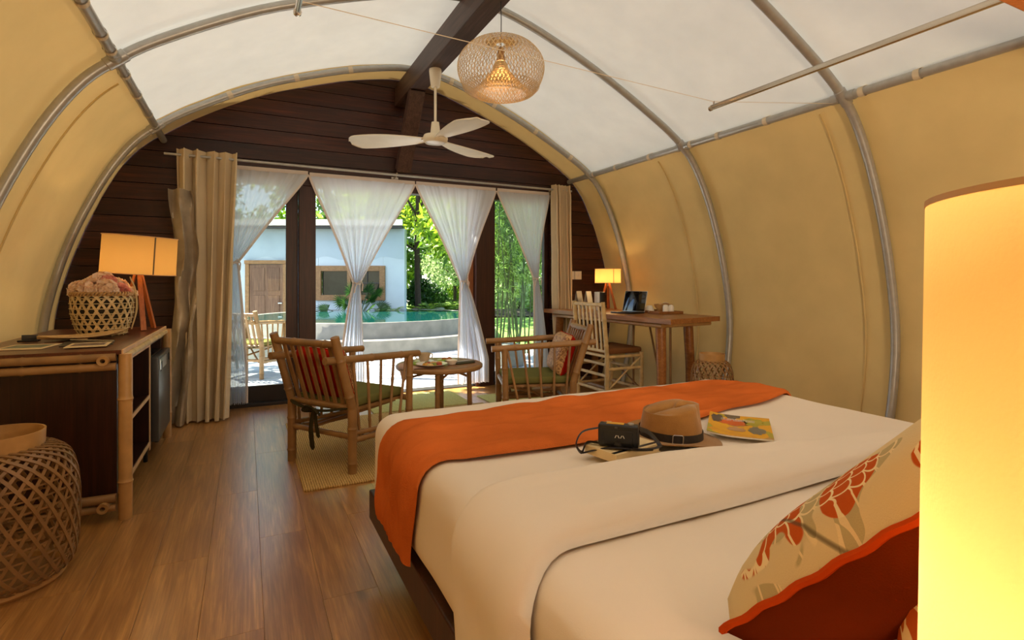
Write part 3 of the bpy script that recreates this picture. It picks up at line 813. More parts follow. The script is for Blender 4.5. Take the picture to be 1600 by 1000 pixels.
def strip(tab0, tab1, base, thick, s0, s1, ns, nt_, wa, name, mat, lab, cat, edge_r=.25, foldlines=0):
    def surf(s, v, lift):
        p, n = bed_path(s); y0, y1 = lerp_tab(tab0, s), lerp_tab(tab1, s)
        prof = 1.0
        d = min(v, 1 - v) / edge_r
        if d < 1: prof = math.sqrt(max(0, 1 - (1 - d) ** 2))
        y = y0 + (y1 - y0) * v
        wv = wa * (mnoise.noise(Vector((s * 2.6, y * 6, 4))) + .6 * mnoise.noise(Vector((s * 8, y * 15, 1))) + .5 * abs(mnoise.noise(Vector((s * 3, y * 22, 9)))))
        q = p + n * (base + lift * prof * thick + lift * wv * prof)
        return (q.x, y, q.z)
    g = MB()
    tp = MB().grid(lambda u, v: surf(s0 + (s1 - s0) * u, v, 1), ns, nt_)
    bt = MB().grid(lambda u, v: surf(s0 + (s1 - s0) * u, v, 0), ns, nt_)
    g.add(tp.v, tp.f); o = len(g.v); g.add(bt.v, [tuple(reversed(f)) for f in bt.f])
    W_ = ns + 1
    for rr_ in (list(range(W_)), list(range(nt_ * W_, (nt_ + 1) * W_)), [j * W_ for j in range(nt_ + 1)], [j * W_ + ns for j in range(nt_ + 1)]):
        for a_, b_ in zip(rr_[:-1], rr_[1:]): g.f.append((a_, b_, b_ + o, a_ + o))
    return tag(g.build(name, mat, angle=1.4), lab, cat)
strip([(0, 1.60), (.3, 1.52), (.42, 1.48), (.75, 1.46), (1.2, 1.50), (1.7, 1.60), (2.3, 1.74), (LT, 1.76)],
      [(0, 2.04), (.3, 2.0), (.5, 1.97), (.8, 2.02), (1.2, 2.06), (1.9, 2.06), (2.3, 1.97), (LT, 1.95)], .012, .014, .0, LT - .02, 120, 40, .018,
      'bed_runner', M['rust'], 'rust-orange velvet runner laid across the foot of the bed', 'bed runner', .12)
strip([(0, .80), (.25, .84), (.42, .90), (.8, .90), (1.4, .92), (LT - .35, .935), (LT, .94)],
      [(0, 1.16), (.25, 1.19), (.42, 1.235), (.8, 1.235), (1.1, 1.19), (1.7, 1.06), (LT - .35, .985), (LT, .99)], .008, .042, .0, LT - .02, 110, 26, .009,
      'duvet_fold', M['sheet'], 'turned-down fold of the white duvet across the middle of the bed', 'bedding', .22)

# scatter cushions at the head of the bed
def cushion_mb(wd, ht, th, side, n=26):
    def fn(u, v):
        x, y = (u - .5) * 2, (v - .5) * 2
        k = max(0, (1 - x ** 4)) ** .55 * max(0, (1 - y ** 4)) ** .55
        pin = 1 - .008 * (1 - (x * x)) * (abs(y) ** 3); pin2 = 1 - .008 * (1 - y * y) * (abs(x) ** 3)
        return (x * wd / 2 * pin2, y * ht / 2 * pin, side * (th / 2 * k ** .8 + .004 * k * mnoise.noise(Vector((x * 3, y * 3, side)))))
    g = MB().grid(fn, n, n)
    if side < 0: g.f = [tuple(reversed(f)) for f in g.f]
    return g
def piping_mb(wd, ht, r, n=40):
    pts = []
    for k in range(4 * n + 1):
        q = (k % (4 * n)) / n; e = int(q); f = (q - e) * 2 - 1
        x, y = [(f, -1), (1, f), (-f, 1), (-1, -f)][e]
        pts.append((x * wd / 2 * (1 - .008 * (1 - y * y) * abs(x) ** 3), y * ht / 2 * (1 - .008 * (1 - x * x) * abs(y) ** 3), .0014 * math.sin(k * 1.1)))
    return MB().tube(pts, r, 6, cap=False)
def place(o, org, u, v):      # local x along u, y along v, z = u x v
    u = Vector(u).normalized(); v = Vector(v); v = (v - u * v.dot(u)).normalized(); w_ = u.cross(v)
    mt = Matrix((u, v, w_)).transposed().to_4x4(); mt.translation = Vector(org); o.matrix_world = mt
def scatter_cushion(lab, bl_, u, v, wd, ht, th, mf, mbk, name='scatter_cushion'):
    u_ = Vector(u).normalized(); v_ = Vector(v); v_ = (v_ - u_ * v_.dot(u_)).normalized()
    t = thing(name, lab, 'cushion')
    place(t, Vector(bl_) + u_ * wd / 2 + v_ * ht / 2, u, v)
    cushion_mb(wd, ht, th, -1 if mbk is None else 1).build('front_cover', mf, t)
    cushion_mb(wd, ht, th, -1).build('back_cover', mbk or mf, t)
    piping_mb(wd, ht, .0052).build('piping', M['piping'], t)
    return t
# front cushion: print faces the foot of the bed, rust back faces the camera (local z = u x v)
scatter_cushion('square cushion with cream floral print and rust-red back, leaning at the bed head', (1.085, .555, .672), (-1, -.03, 0), (-.255, -.675, .69), .50, .50, .18, M['print1'], M['rustdk'])
scatter_cushion('cushion with orange petal print behind the floral cushion, by the lamp', (1.085, .30, .664), (-1, .03, 0), (-.16, -.25, .90), .48, .48, .18, M['print2'], M['print2'])

# floor lamp right beside the camera
t = thing('floor_lamp', 'big glowing yellow cylinder lampshade at the right edge, beside the bed', 'lamp', (.480, .107, 0))
mb = MB(); mb.lathe([(.124, .84), (.119, 1.204)], 56)
mb.build('lamp_shade', M['shadeB'], t)
MB().lathe([(.1195, 1.201), (.1195, 1.205), (.1175, 1.205), (.1175, 1.201)], 56, closed=True).build('rim', M['edge'], t)
MB().tube([(-.06, -.05, .02), (-.06, -.05, .2), (-.06, -.05, .82), (0, 0, .86)], .008, 8).build('pole', M['steel'], t)
MB().lathe([(0, .02), (.09, .018), (.095, 0), (0, 0)], 24, c=(-.06, -.05, 0)).build('base', M['steel'], t)
MB().lathe([(0, .955), (.022, .945), (.03, .92), (.018, .885), (.014, .86), (0, .86)], 14).build('bulb', M['bulb'], t)
lamp('floor_lamp_light', 'POINT', (0, 0, .895), 7.2, (1, .64, .42), .04, t)
# unseen fill lights added behind the bed head to brighten the canvas sides
lamp('added_fill_light', 'POINT', (1.75, -.55, 1.18), 62, (1, .78, .52), .12)
lamp('added_rear_fill', 'POINT', (.95, -1.0, 1.40), 34, (1, .80, .56), .15)  # added fill behind the camera, no lamp stands there

# ------------------------------------------------------------------ hat, camera, book, magazine
HX, HY_, HZ = 1.245, 1.365, .634
t = thing('fedora_hat', 'tan felt fedora with black band lying on the bed', 'hat', (HX, HY_, HZ), math.radians(-18), rot=(math.radians(1.5), math.radians(3), math.radians(-18)))
def hat_pt(a, r, z, ex=1.12): return Vector((math.cos(a) * r * ex, math.sin(a) * r, z))
def crown(u, v):
    a = 2 * PI * u; r = .092 - .012 * v
    if v < .82: return hat_pt(a, r, .012 + .090 * v / .82)
    e = (v - .82) / .18; rr_ = r * (1 - e ** 1.6)
    z = .102 + .018 * math.sin(e * PI / 2)
    x, y = math.cos(a) * rr_ * 1.12, math.sin(a) * rr_
    z += -.034 * math.exp(-(y / .022) ** 2) * min(1, e * 1.6) + .012 * x / .09
    return Vector((x, y, z))
def crown_d(u, v):
    p = crown(u, v)
    a = 2 * PI * u
    if v > .3:      # front pinches
        for a0 in (-.55, .55):
            da = math.atan2(math.sin(a - a0), math.cos(a - a0)); k = .016 * math.exp(-(da / .28) ** 2) * min(1, (v - .3) * 1.8)
            p.x -= k * math.cos(a0); p.y -= k * math.sin(a0)
    p.z += .010 * (p.x / .1) * v
    return p
MB().grid(crown_d, 56, 30).build('crown', M['felt'], t, angle=3)
def brim(u, v):
    a = 2 * PI * u; r = .085 + .062 * v
    z = .012 - .004 * v + .016 * (v ** 2) * (abs(math.sin(a)) ** 2) - .010 * v * math.cos(a) * (math.cos(a) > 0)
    return hat_pt(a, r, max(z, .001))
bt = MB().grid(brim, 56, 8); bb = MB().add(bt.v, bt.f); o_ = len(bb.v)
bb.add([(x, y, z + .003) for x, y, z in bt.v], bt.f)
for a_ in range(56): bb.f.append((8 * 57 + a_, 8 * 57 + a_ + 1, 8 * 57 + a_ + 1 + o_, 8 * 57 + a_ + o_))
bb.build('brim', M['felt'], t, angle=1.0)
bd = MB()
bd.grid(lambda u, v: hat_pt(2 * PI * u, .0945 - .002 * v, .015 + .024 * v), 56, 2); bd.build('band', M['leather'], t)
ba = -PI / 2 + math.radians(-8) + math.radians(18) - .35
bk = MB(); c = hat_pt(ba, .098, .027); tn = Vector((-math.sin(ba), math.cos(ba), 0))
bk.tube([c + tn * .016 * math.copysign(min(1, abs(math.cos(q)) * 1.3), math.cos(q)) + Vector((0, 0, .014 * math.copysign(min(1, abs(math.sin(q)) * 1.3), math.sin(q)))) for q in [2 * PI * k / 20 for k in range(21)]], .0016, 6, cap=False)
bk.build('buckle', M['steel'], t)

bang = math.radians(10)
t = thing('paperback_book', 'cream paperback book under the black camera on the bed', 'book', (1.015, 1.315, .638), bang)
MB().box((0, 0, .012), (.184, .122, .021)).build('pages', M['paper'], t, smooth=False)
bc = MB().box((0, 0, .0235), (.19, .128, .002)).box((0, 0, .0005), (.19, .128, .002)).box((-.0945, 0, .012), (.002, .128, .024))
bc.build('cover', M['paper'], t, smooth=False)
MB().box((.0, -.048, .0248), (.188, .012, .0006)).build('cover_stripe', M['black'], t, smooth=False)
tl = MB()
for k in range(9): tl.box((-.03 + k * .0085, .004 + .002 * (k % 2), .0248), (.0045, .009, .0006))
tl.build('cover_title', M['bamboodk'], t, smooth=False)
CA = math.radians(-46)
t = thing('compact_camera', 'black compact film camera standing on the book', 'camera', (.985, 1.295, .664), CA)
MB().rbox((0, 0, .034), (.118, .036, .066), .007, 3).build('body', M['black'], t)
MB().rbox((0, -.0185, .029), (.085, .003, .044), .002, 2).build('back_door', M['black'], t)
MB().rbox((-.042, -.0185, .059), (.016, .003, .008), .001, 1).build('viewfinder', M['edge'], t)
MB().rbox((-.005, -.0185, .059), (.008, .002, .005), .001, 1).build('lcd', M['grey'], t)
MB().tube([(.035, 0, .066), (.035, 0, .071)], .009, 14).build('shutter_button', M['steel'], t)
MB().rbox((-.010, 0, .0675), (.05, .018, .002), .0005, 1).build('top_label', plain('yellow_label', srgb(214, 160, 40), .5), t)
MB().lathe([(.024, 0), (.022, .018), (.0, .018)], 20).build('lens', M['black'], t)
t.children[-1].rotation_euler = (-PI / 2, 0, 0); t.children[-1].location = (0, .017, .032)
lg = MB()
for k, (dx, s_) in enumerate(((-.012, 1), (-.004, -1), (.004, 1), (.011, -1))):
    lg.box((.006 + dx, -.0206, .034), (.0018, .0006, .009), Matrix.Rotation(s_ * .5, 3, 'Y'))
lg.build('maker_mark', M['white'], t, smooth=False)
def W2(pts): return [Vector(p) for p in pts]
def strapmb(pts, r=.0075):
    return MB().tube(cat_rom([tuple(p) for p in pts], 6), r, 6, flat=.3, up=(0, 0, 1))
ci = rotz(-CA)
def loc(p): q = ci @ (Vector(p) - Vector((.985, 1.295, .664))); return tuple(q)
strapmb([loc(p) for p in ((.945, 1.335, .715), (.905, 1.365, .70), (.885, 1.37, .665), (.888, 1.345, .646), (.92, 1.36, .668), (.955, 1.315, .668), (.965, 1.285, .667), (1.00, 1.235, .668), (1.045, 1.215, .668))]).build('strap', M['leather'], t)
strapmb([loc(p) for p in ((.895, 1.35, .642), (.945, 1.29, .667), (.99, 1.245, .670), (1.03, 1.225, .669), (1.08, 1.23, .668), (1.095, 1.25, .672), (1.075, 1.265, .70), (1.04, 1.265, .715), (1.027, 1.253, .715))]).build('strap', M['leather'], t)

mg = thing('magazine', 'yellow and orange glossy magazine lying to the right of the hat', 'magazine')
u_ = Vector((.133, -.15, 0)).normalized(); v_ = Vector((.2, .23, 0)).normalized()
place(mg, (1.560, 1.362, .632), u_, v_)
def page(x, y): return .004 + .020 * max(0, -x / .105) ** 2 * .5
def sheetgrid(z, th, w0=.205, h0=.29):
    g = MB(); f = lambda o: (lambda u, v: ((u - .5) * w0, (v - .5) * h0, page((u - .5) * w0, 0) + o))
    a = MB().grid(f(z), 10, 4); b_ = MB().grid(f(z + th), 10, 4)
    g.add(a.v, [tuple(reversed(q)) for q in a.f]); o = len(g.v); g.add(b_.v, b_.f)
    for rr_ in (list(range(11)), list(range(44, 55)), [j * 11 for j in range(5)], [j * 11 + 10 for j in range(5)]):
        for p, q in zip(rr_[:-1], rr_[1:]): g.f.append((p, q, q + o, p + o))
    return g
sheetgrid(0, .006, .202, .286).build('pages', M['paperw'], mg)
sheetgrid(.006, .0008).build('cover', M['cover'], mg)
def blob(cx, cy, rx, ry, seed, name, mat, n=22, z=.0072):
    rr_ = random.Random(seed); g = MB(); k = [rr_.uniform(.75, 1.2) for _ in range(n)]
    pts = [(cx + rx * k[i] * math.cos(2 * PI * i / n), cy + ry * k[i] * math.sin(2 * PI * i / n)) for i in range(n)]
    g.add([(x, y, page(x, 0) + z) for x, y in pts], [tuple(range(n))]); g.build(name, mat, mg, smooth=False)
# on the cover: +y runs away from the camera, +x to the right
blob(-.02, .035, .052, .045, 3, 'cover_art', plain('art_orange', srgb(214, 92, 30), .3))
blob(.045, .060, .035, .06, 14, 'cover_art', plain('art_olive', srgb(172, 160, 48), .3))
blob(-.075, .06, .02, .06, 5, 'cover_art', plain('art_dark', srgb(70, 62, 66), .3), z=.0074)
blob(.055, -.055, .026, .05, 6, 'cover_art', plain('art_grey', srgb(112, 108, 98), .3), z=.0074)
blob(-.01, -.06, .03, .03, 9, 'cover_art', plain('art_tan', srgb(190, 142, 96), .3), z=.0074)
tl = MB()
for k in range(22):
    for rw_ in range(2):
        yy = .075 - rw_ * .018; xx = -.06 + k * .0052
        if R.random() < .85: tl.box((xx, yy + .002 * R.uniform(-1, 1), page(xx, 0) + .0078), (.003, .011, .0004))
tl.build('cover_title', M['white'], mg, smooth=False)

# ------------------------------------------------------------------ cabinet on the left
t = thing('cabinet', 'dark wood and bamboo cabinet with open shelves along the left wall', 'cabinet', (-.86, 3.96, 0))
def cpart(name, x0, x1, y0, y1, z0, z1, mat, r=.003):
    return MB().rbox(((x0 + x1) / 2 + .86, (y0 + y1) / 2 - 3.96, (z0 + z1) / 2), (x1 - x0, y1 - y0, z1 - z0), r, 1).build(name, mat, t, smooth=False)
CY0, CY1, CF, CB, CH = 3.20, 4.72, -.535, -1.20, .82
cpart('top', CB, CF - .01, CY0 - .02, CY1 + .02, CH - .022, CH, M['cabtop'])
cpart('top_edge_highlight', CF - .009, CF - .001, CY0 - .02, CY1 + .02, CH - .024, CH + .001, M['edge'], .001)  # pale strip: door light on the front edge put into the colour
cpart('end_panel', CB, CF - .03, CY0, CY0 + .025, .12, CH - .03, M['cabinet'])
cpart('end_panel', CB, CF - .03, CY1 - .025, CY1, .10, CH - .03, M['cabinet'])
cpart('back_panel', CB, CB + .015, CY0 + .03, CY1 - .03, .10, CH - .03, M['cabinet'])
cpart('divider', CB + .02, CF - .012, 4.02, 4.045, .13, .745, M['cabinet'])
cpart('side_panel', CB + .02, CF - .012, CY0 + .185, CY0 + .205, .13, .745, M['cabinet'])
cpart('shelf', CB + .02, CF - .012, CY0 + .206, 4.018, .13, .155, M['cabinet'])
cpart('shelf', CB + .02, CF - .012, CY0 + .206, 4.018, .425, .447, M['cabinet'])
cpart('shelf', CB + .02, CF - .012, CY0 + .03, CY1 - .03, .747, .765, M['cabinet'])
for (y0, y1, z0, z1) in ((CY0 + .185, CY0 + .205, .13, .747), (4.02, 4.045, .10, .745), (CY0 + .206, 4.018, .13, .155), (CY0 + .206, 4.018, .425, .447), (CY0 + .186, 4.045, .747, .765)):
    cpart('shelf_edge_highlight', CF - .0118, CF - .006, y0, y1, z0, z1, M['edge'], .001)  # pale strips paint the door light catching the dark edges
for y in (CY0 - .005, CY1 + .005):
    g = MB().bamboo((CF + .86 + .005, y - 3.96, 0), (CF + .86 + .005, y - 3.96, .80), .029, 2, 14, phase=.45); g.build('bamboo_post', M['bamboo'], t)
for y in (CY0 + .02, CY1 - .02):
    MB().bamboo((CB + .86 + .03, y - 3.96, 0), (CB + .86 + .03, y - 3.96, .12), .026, 1, 12).build('bamboo_foot', M['bamboodk'], t)
for z, x1, rr_ in ((.787, CF - .03, .019), (.742, CF - .03, .019), (.11, CF - .03, .021), (.065, CF - .03, .017)):
    g = MB().bamboo((CB + .86, CY0 - .022 - 3.96, z), (x1 + .86, CY0 - .022 - 3.96, z), rr_, 3, 12); g.build('bamboo_rail', M['bamboodk'], t)
    
for z in (.787, .09):
    g = MB(); x = CF - .075
    prof = [(.012, -.045), (.024, -.045), (.024, .10), (.012, .10)]
    vs = []; 
    for (r_, d_) in prof + [(.012, -.045)]:
        pass
    tb = MB()
    n_ = 16
    ring = []
    for (r_, yv) in ((.0105, -.043), (.023, -.045), (.0235, .03), (.0105, .03)):
        ring += [Vector((x + .86 + r_ * math.cos(2 * PI * k / n_), CY0 - .022 - 3.96 + yv, z - .012 + r_ * math.sin(2 * PI * k / n_))) for k in range(n_)]
    fs = []
    for i in range(4):
        j = (i + 1) % 4
        for k in range(n_): fs.append((i * n_ + k, i * n_ + (k + 1) % n_, j * n_ + (k + 1) % n_, j * n_ + k))
    MB().add(ring, fs).build('bamboo_rail_end', M['bamboo'], t)
MB().bamboo((CF + .86 - .002, CY0 + .04 - 3.96, .783), (CF + .86 - .002, CY1 - .03 - 3.96, .783), .017, 3, 12).build('front_rail', M['bamboopale'], t)
# fridge
t = thing('mini_fridge', 'black mini fridge standing in the far end of the cabinet', 'fridge', (-.76, 4.37, 0))
MB().rbox((0, 0, .40), (.42, .56, .54), .008, 2).build('body', M['black'], t)
MB().rbox((.235, 0, .40), (.045, .56, .54), .008, 2).build('door', M['grey'], t)
MB().rbox((.259, -.10, .615), (.006, .30, .07), .002, 1).build('control_strip', M['steel'], t)
MB().rbox((.262, -.19, .60), (.004, .05, .06), .001, 1).build('handle_recess', M['black'], t)
MB().rbox((.262, .19, .62), (.004, .04, .05), .001, 1).build('hinge_cover', M['black'], t)
for sx, sy in ((-.18, -.24), (.18, -.24), (.18, .24), (-.18, .24)): MB().tube([(sx, sy, 0), (sx, sy, .14)], .012, 8).build('foot', M['black'], t)

def tripod_lamp(lab, locv, rz, sr, sz0, sz1, tilt, legh, spread, energy, wooden=M['orangewood'], seam_a=-1.2, shade=M['shadeL'], prot=0.0):
    t = thing('table_lamp', lab, 'lamp', locv, rz)
    g = MB().lathe([(sr, 0), (sr * .985, sz1 - sz0)], 40); o = g.build('lamp_shade', shade, t); o.location = (0, 0, sz0); o.rotation_euler = tilt
    for zz in (0.0, sz1 - sz0):
        rg = MB().tube([(sr * 1.0 * math.cos(a_), sr * 1.0 * math.sin(a_), zz) for a_ in [2 * PI * k / 40 for k in range(41)]], .0032, 6, cap=False).build('rim', M['edge'], o)
    sm = MB().box((sr * 1.003, 0, (sz1 - sz0) / 2), (.003, .008, (sz1 - sz0) * .98)); so = sm.build('seam_strip', M['seamgrey'] if sr > .18 else M['edge'], o); so.rotation_euler = (0, 0, seam_a)
    sp = MB()
    for k in range(3):
        a_ = 2 * PI * k / 3; sp.tube([(0, 0, (sz1 - sz0) * .82), (sr * .98 * math.cos(a_), sr * .98 * math.sin(a_), (sz1 - sz0) * .95)], .002, 5)
    sp.build('spider', M['steel'], o)
    for k in range(3):
        a_ = 2 * PI * k / 3 + .9
        p0 = Vector((spread * math.cos(a_), spread * math.sin(a_), .006)); p1 = Vector((.014 * math.cos(a_), .014 * math.sin(a_), legh))
        tg = (p1 - p0).normalized(); sd_ = Vector((-math.sin(a_), math.cos(a_), 0)); nn = tg.cross(sd_)
        g = MB(); vs = []
        for p, w_ in ((p0, .020), (p1, .015)):
            for s1, s2 in ((-1, -1), (1, -1), (1, 1), (-1, 1)): vs.append(p + sd_ * s1 * w_ * .8 + nn * s2 * .007)
        g.add(vs, [(3, 2, 1, 0), (4, 5, 6, 7), (0, 1, 5, 4), (1, 2, 6, 5), (2, 3, 7, 6), (3, 0, 4, 7)])
        g.build('leg', wooden, t, smooth=False)
    MB().tube([(0, 0, legh - .05), (0, 0, sz0 + .03), (0, 0, sz0 + (sz1 - sz0) * .83)], .009, 8).build('stem', M['steel'], t)
    MB().lathe([(0, .05), (.02, .04), (.027, .015), (.015, -.02), (0, -.03)], 12, c=(0, 0, (sz0 + sz1) / 2)).build('bulb', M['bulb'], t)
    lamp('table_lamp_light', 'POINT', (0, 0, sz0 + .045), energy, (1, .66, .30), .04, t)
    return t
tripod_lamp('wooden tripod table lamp with wide linen shade on the cabinet', (-.66, 4.42, CH), 0, .217, .385, .635, (math.radians(2), math.radians(3.5), 0), .40, .12, 2.3, seam_a=-1.05)

# flower basket
FB = thing('flower_basket', 'round open-weave bamboo basket on the cabinet holding flowers', 'basket', (-.80, 4.12, CH))
bp = cat_rom([(.118, .005), (.137, .06), (.155, .14), (.158, .22), (.150, .255)], 5)
g = MB(); weave(g, bp, 20, 1.15, .013, .003); g.build('weave', M['bamboopale'], FB, smooth=False, kind='stuff')
for k in range(8):
    r_ = .121 + .039 * math.sin(min(1, (k + .4) / 6) * PI / 2); zz = .012 + .031 * k
    if k >= 7: r_ = .156
    MB().tube([(r_ * math.cos(a_), r_ * math.sin(a_), zz) for a_ in [2 * PI * q / 36 for q in range(37)]], .0058, 5, cap=False, flat=.5).build('hoop', M['bamboopale'], FB)
g = MB()
for s_ in (0, 1):
    g.tube([((.153 + .010 * math.cos(q * 26 + s_ * PI)) * math.cos(q), (.153 + .010 * math.cos(q * 26 + s_ * PI)) * math.sin(q), .255 + .010 * math.sin(q * 26 + s_ * PI)) for q in [2 * PI * k / 160 for k in range(161)]], .006, 5, cap=False)
g.build('twisted_rim', M['bamboo'], FB)
MB().lathe([(0, .004), (.118, .004), (.118, .012), (0, .012)], 24).build('bottom', M['bamboo'], FB)
for dx in (-.012, .012):
    g = MB().tube(cat_rom([(.150 * .95, .03 + dx * .5, .03), (.172, .02 + dx * 1.4, .16), (.165, .01 + dx, .28), (.145, 0 + dx * .4, .345), (.140, 0, .36)], 5), .0035, 6); g.build('handle', M['bamboopale'], FB)
MB().lathe([(0, .02), (.108, .02), (.14, .15), (.142, .235), (0, .235)], 20).build('inner_pot', M['soil'], FB)
def bloom(r, seed, mat):
    rr_ = random.Random(seed); g = MB()
    for k in range(70):
        th_ = rr_.uniform(0, 2 * PI); ph_ = math.acos(rr_.uniform(-.25, 1)); d = Vector((math.sin(ph_) * math.cos(th_), math.sin(ph_) * math.sin(th_), math.cos(ph_)))
        c = d * r * rr_.uniform(.78, 1.0); a = d.orthogonal().normalized(); a = Matrix.Rotation(rr_.uniform(0, 6.3), 3, d) @ a; b_ = d.cross(a)
        s_ = r * rr_.uniform(.32, .48)
        vs = [c - d * s_ * .4] + [c + (a * math.cos(q) + b_ * math.sin(q)) * s_ * rr_.uniform(.8, 1.1) + d * s_ * rr_.uniform(.0, .5) for q in [2 * PI * j / 6 for j in range(6)]]
        g.add(vs, [(0, 1 + j, 1 + (j + 1) % 6) for j in range(6)])
    return g
fpos = [(-.10, -.02, .285, .062, 0), (-.045, -.075, .30, .062, 0), (.035, -.085, .295, .06, 0), (.09, -.03, .285, .055, 1), (.0, .0, .335, .066, 0), (.06, .06, .31, .06, 0), (-.055, .07, .315, .062, 0), (.03, -.03, .345, .045, 1), (.125, .03, .27, .045, 0)]
fl_lab = ['far left, hanging over the basket rim', 'front left of the bunch', 'front centre of the bunch', 'deeper pink, front right of the bunch', 'tall one at the top of the bunch', 'back right of the bunch', 'back left of the bunch', 'small pink one on top of the bunch', 'small one at the right rim under the handle']
for k, (x, y, z_, r_, pk) in enumerate(fpos):
    o = bloom(r_, 30 + k, M['petalp'] if pk else M['petal']).build('flower', M['petalp'] if pk else M['petal'], smooth=False)
    o.location = (-.80 + x, 4.12 + y, CH + z_ - .02); tag(o, 'ruffled flower in the bamboo basket, ' + fl_lab[k], 'flower', 'flowers in the basket')

# leaf-shaped tray, brochures, folder, pen
t = thing('leaf_tray', 'pale leaf-shaped wooden tray on the cabinet before the flower basket', 'tray', (-.845, 3.86, CH), math.radians(28))
def leaf_fn(o):
    def fn(u, v):
        x = (u - .5) * 2; wd = .095 * max(0, 1 - abs(x) ** 2.4) ** .7 + .002
        y = (v - .5) * 2 * wd
        return (x * .20, y, .010 + .030 * (abs(v - .5) * 2) ** 2 * .45 + .022 * max(0, x) ** 2 + .012 * max(0, -x) ** 2 + o)
    return fn
a_ = MB().grid(leaf_fn(0), 26, 8); b_ = MB().grid(leaf_fn(-.005), 26, 8); g = MB(); g.add(a_.v, a_.f); o_ = len(g.v); g.add(b_.v, [tuple(reversed(f)) for f in b_.f])
for rr_ in (list(range(27)), list(range(8 * 27, 9 * 27))):
    for p, q in zip(rr_[:-1], rr_[1:]): g.f.append((p, q, q + o_, p + o_))
g.build('dish', plain('pale_wood', srgb(216, 176, 116), .5, var=.2, scale=20), t, angle=1.4)
MB().rbox((-.02, -.07, .006), (.05, .02, .010), .003, 1).rbox((.05, .04, .006), (.05, .02, .010), .003, 1).build('foot', M['bamboo'], t)
MB().tube(cat_rom([(.16, .0, .026), (.19, .0, .035), (.225, .005, .05)], 4), [.012] * 4 + [.009] * 4 + [.006], 8, flat=.5).build('stem', M['bamboopale'], t)
for lab, cx, cy, sx, sy, a_, zz, mt in (('open black folder lying under the papers on the cabinet', -.76, 3.60, .22, .27, 8, .000, 'black'),
        ('cream brochure with green photo, leftmost on the cabinet top', -.985, 3.50, .20, .24, -6, .001, 'paper'),
        ('cream leaflet lying on the black folder nearest the cabinet front', -.725, 3.44, .17, .22, 4, .005, 'paper')):
    t = thing('brochure' if mt != 'black' else 'folder', lab, 'brochure' if mt != 'black' else 'folder', (cx, cy, CH + zz), math.radians(a_))
    MB().rbox((0, 0, .002), (sx, sy, .0035), .0005, 1).build('cover', M[mt], t, smooth=False)
    if mt == 'paper':
        MB().box((.0, .01, .0039), (sx * .8, sy * .62, .0004)).build('photo', plain('photo_print', srgb(96, 110, 92) if cx < -.9 else srgb(120, 104, 96), .4, var=.5, scale=25), t, smooth=False)
tag(MB().tube([(-.64, 3.55, CH + .012), (-.86, 3.70, CH + .013)], .004, 8).build('pen', M['steel']), 'slim pen lying on the papers on the cabinet', 'pen')
t = thing('key_holder', 'small black card holder at the back of the cabinet by the wall', 'card holder', (-1.08, 3.86, CH))
MB().rbox((0, 0, .004), (.09, .05, .008), .002, 1).build('base', M['black'], t); MB().rbox((0, .01, .020), (.07, .004, .03), .001, 1).build('card', M['grey'], t)

# ------------------------------------------------------------------ woven lanterns
def lantern(lab, locv, R_, r_, h, count, wd):
    t = thing('woven_lantern', lab, 'lantern', locv, group='woven floor lanterns')
    pr = cat_rom([(R_ * .80, .02), (R_ * .95, h * .12), (R_, h * .35), (R_ * .99, h * .62), (R_ * .90, h * .80), (R_ * .74, h * .875), (r_ * 1.02, h * .90)], 6)
    g = MB(); weave(g, pr, count, 1.9, wd, .003); g.build('weave', M['bamboodk'], t, smooth=False, kind='stuff')
    hp = MB()
    for k in range(9):
        zz = h * (.10 + .075 * k); i = min(range(len(pr)), key=lambda q: abs(pr[q][1] - zz)); rr_ = pr[i][0] - .003
        hp.tube([(rr_ * math.cos(a_), rr_ * math.sin(a_), zz) for a_ in [2 * PI * q / 48 for q in range(49)]], wd * .42, 4, cap=False, flat=.3, up=(1, 0, 0))
    hp.build('horizontal_strips', M['bamboodk'], t, smooth=False, kind='stuff')
    MB().lathe([(r_, h * .87), (r_ * 1.02, h), (r_ * .97, h), (r_ * .95, h * .87)], 40, closed=True).build('rim', M['bamboo'], t)
    MB().lathe([(R_ * .80, 0), (R_ * .84, .012), (R_ * .82, .03), (R_ * .78, .03), (R_ * .76, 0)], 40, closed=True).build('base_ring', M['bamboo'], t)
    MB().lathe([(R_ * .76, .012), (0, .012)], 24).build('bottom', M['bamboodk'], t)
    return t
lantern('large woven bamboo lantern on the floor beside the cabinet', (-.85, 2.71, 0), .245, .138, .575, 30, .0115)
lantern('smaller woven bamboo lantern on the floor under the desk end', (3.43, 3.27, 0), .168, .10, .562, 20, .0095)

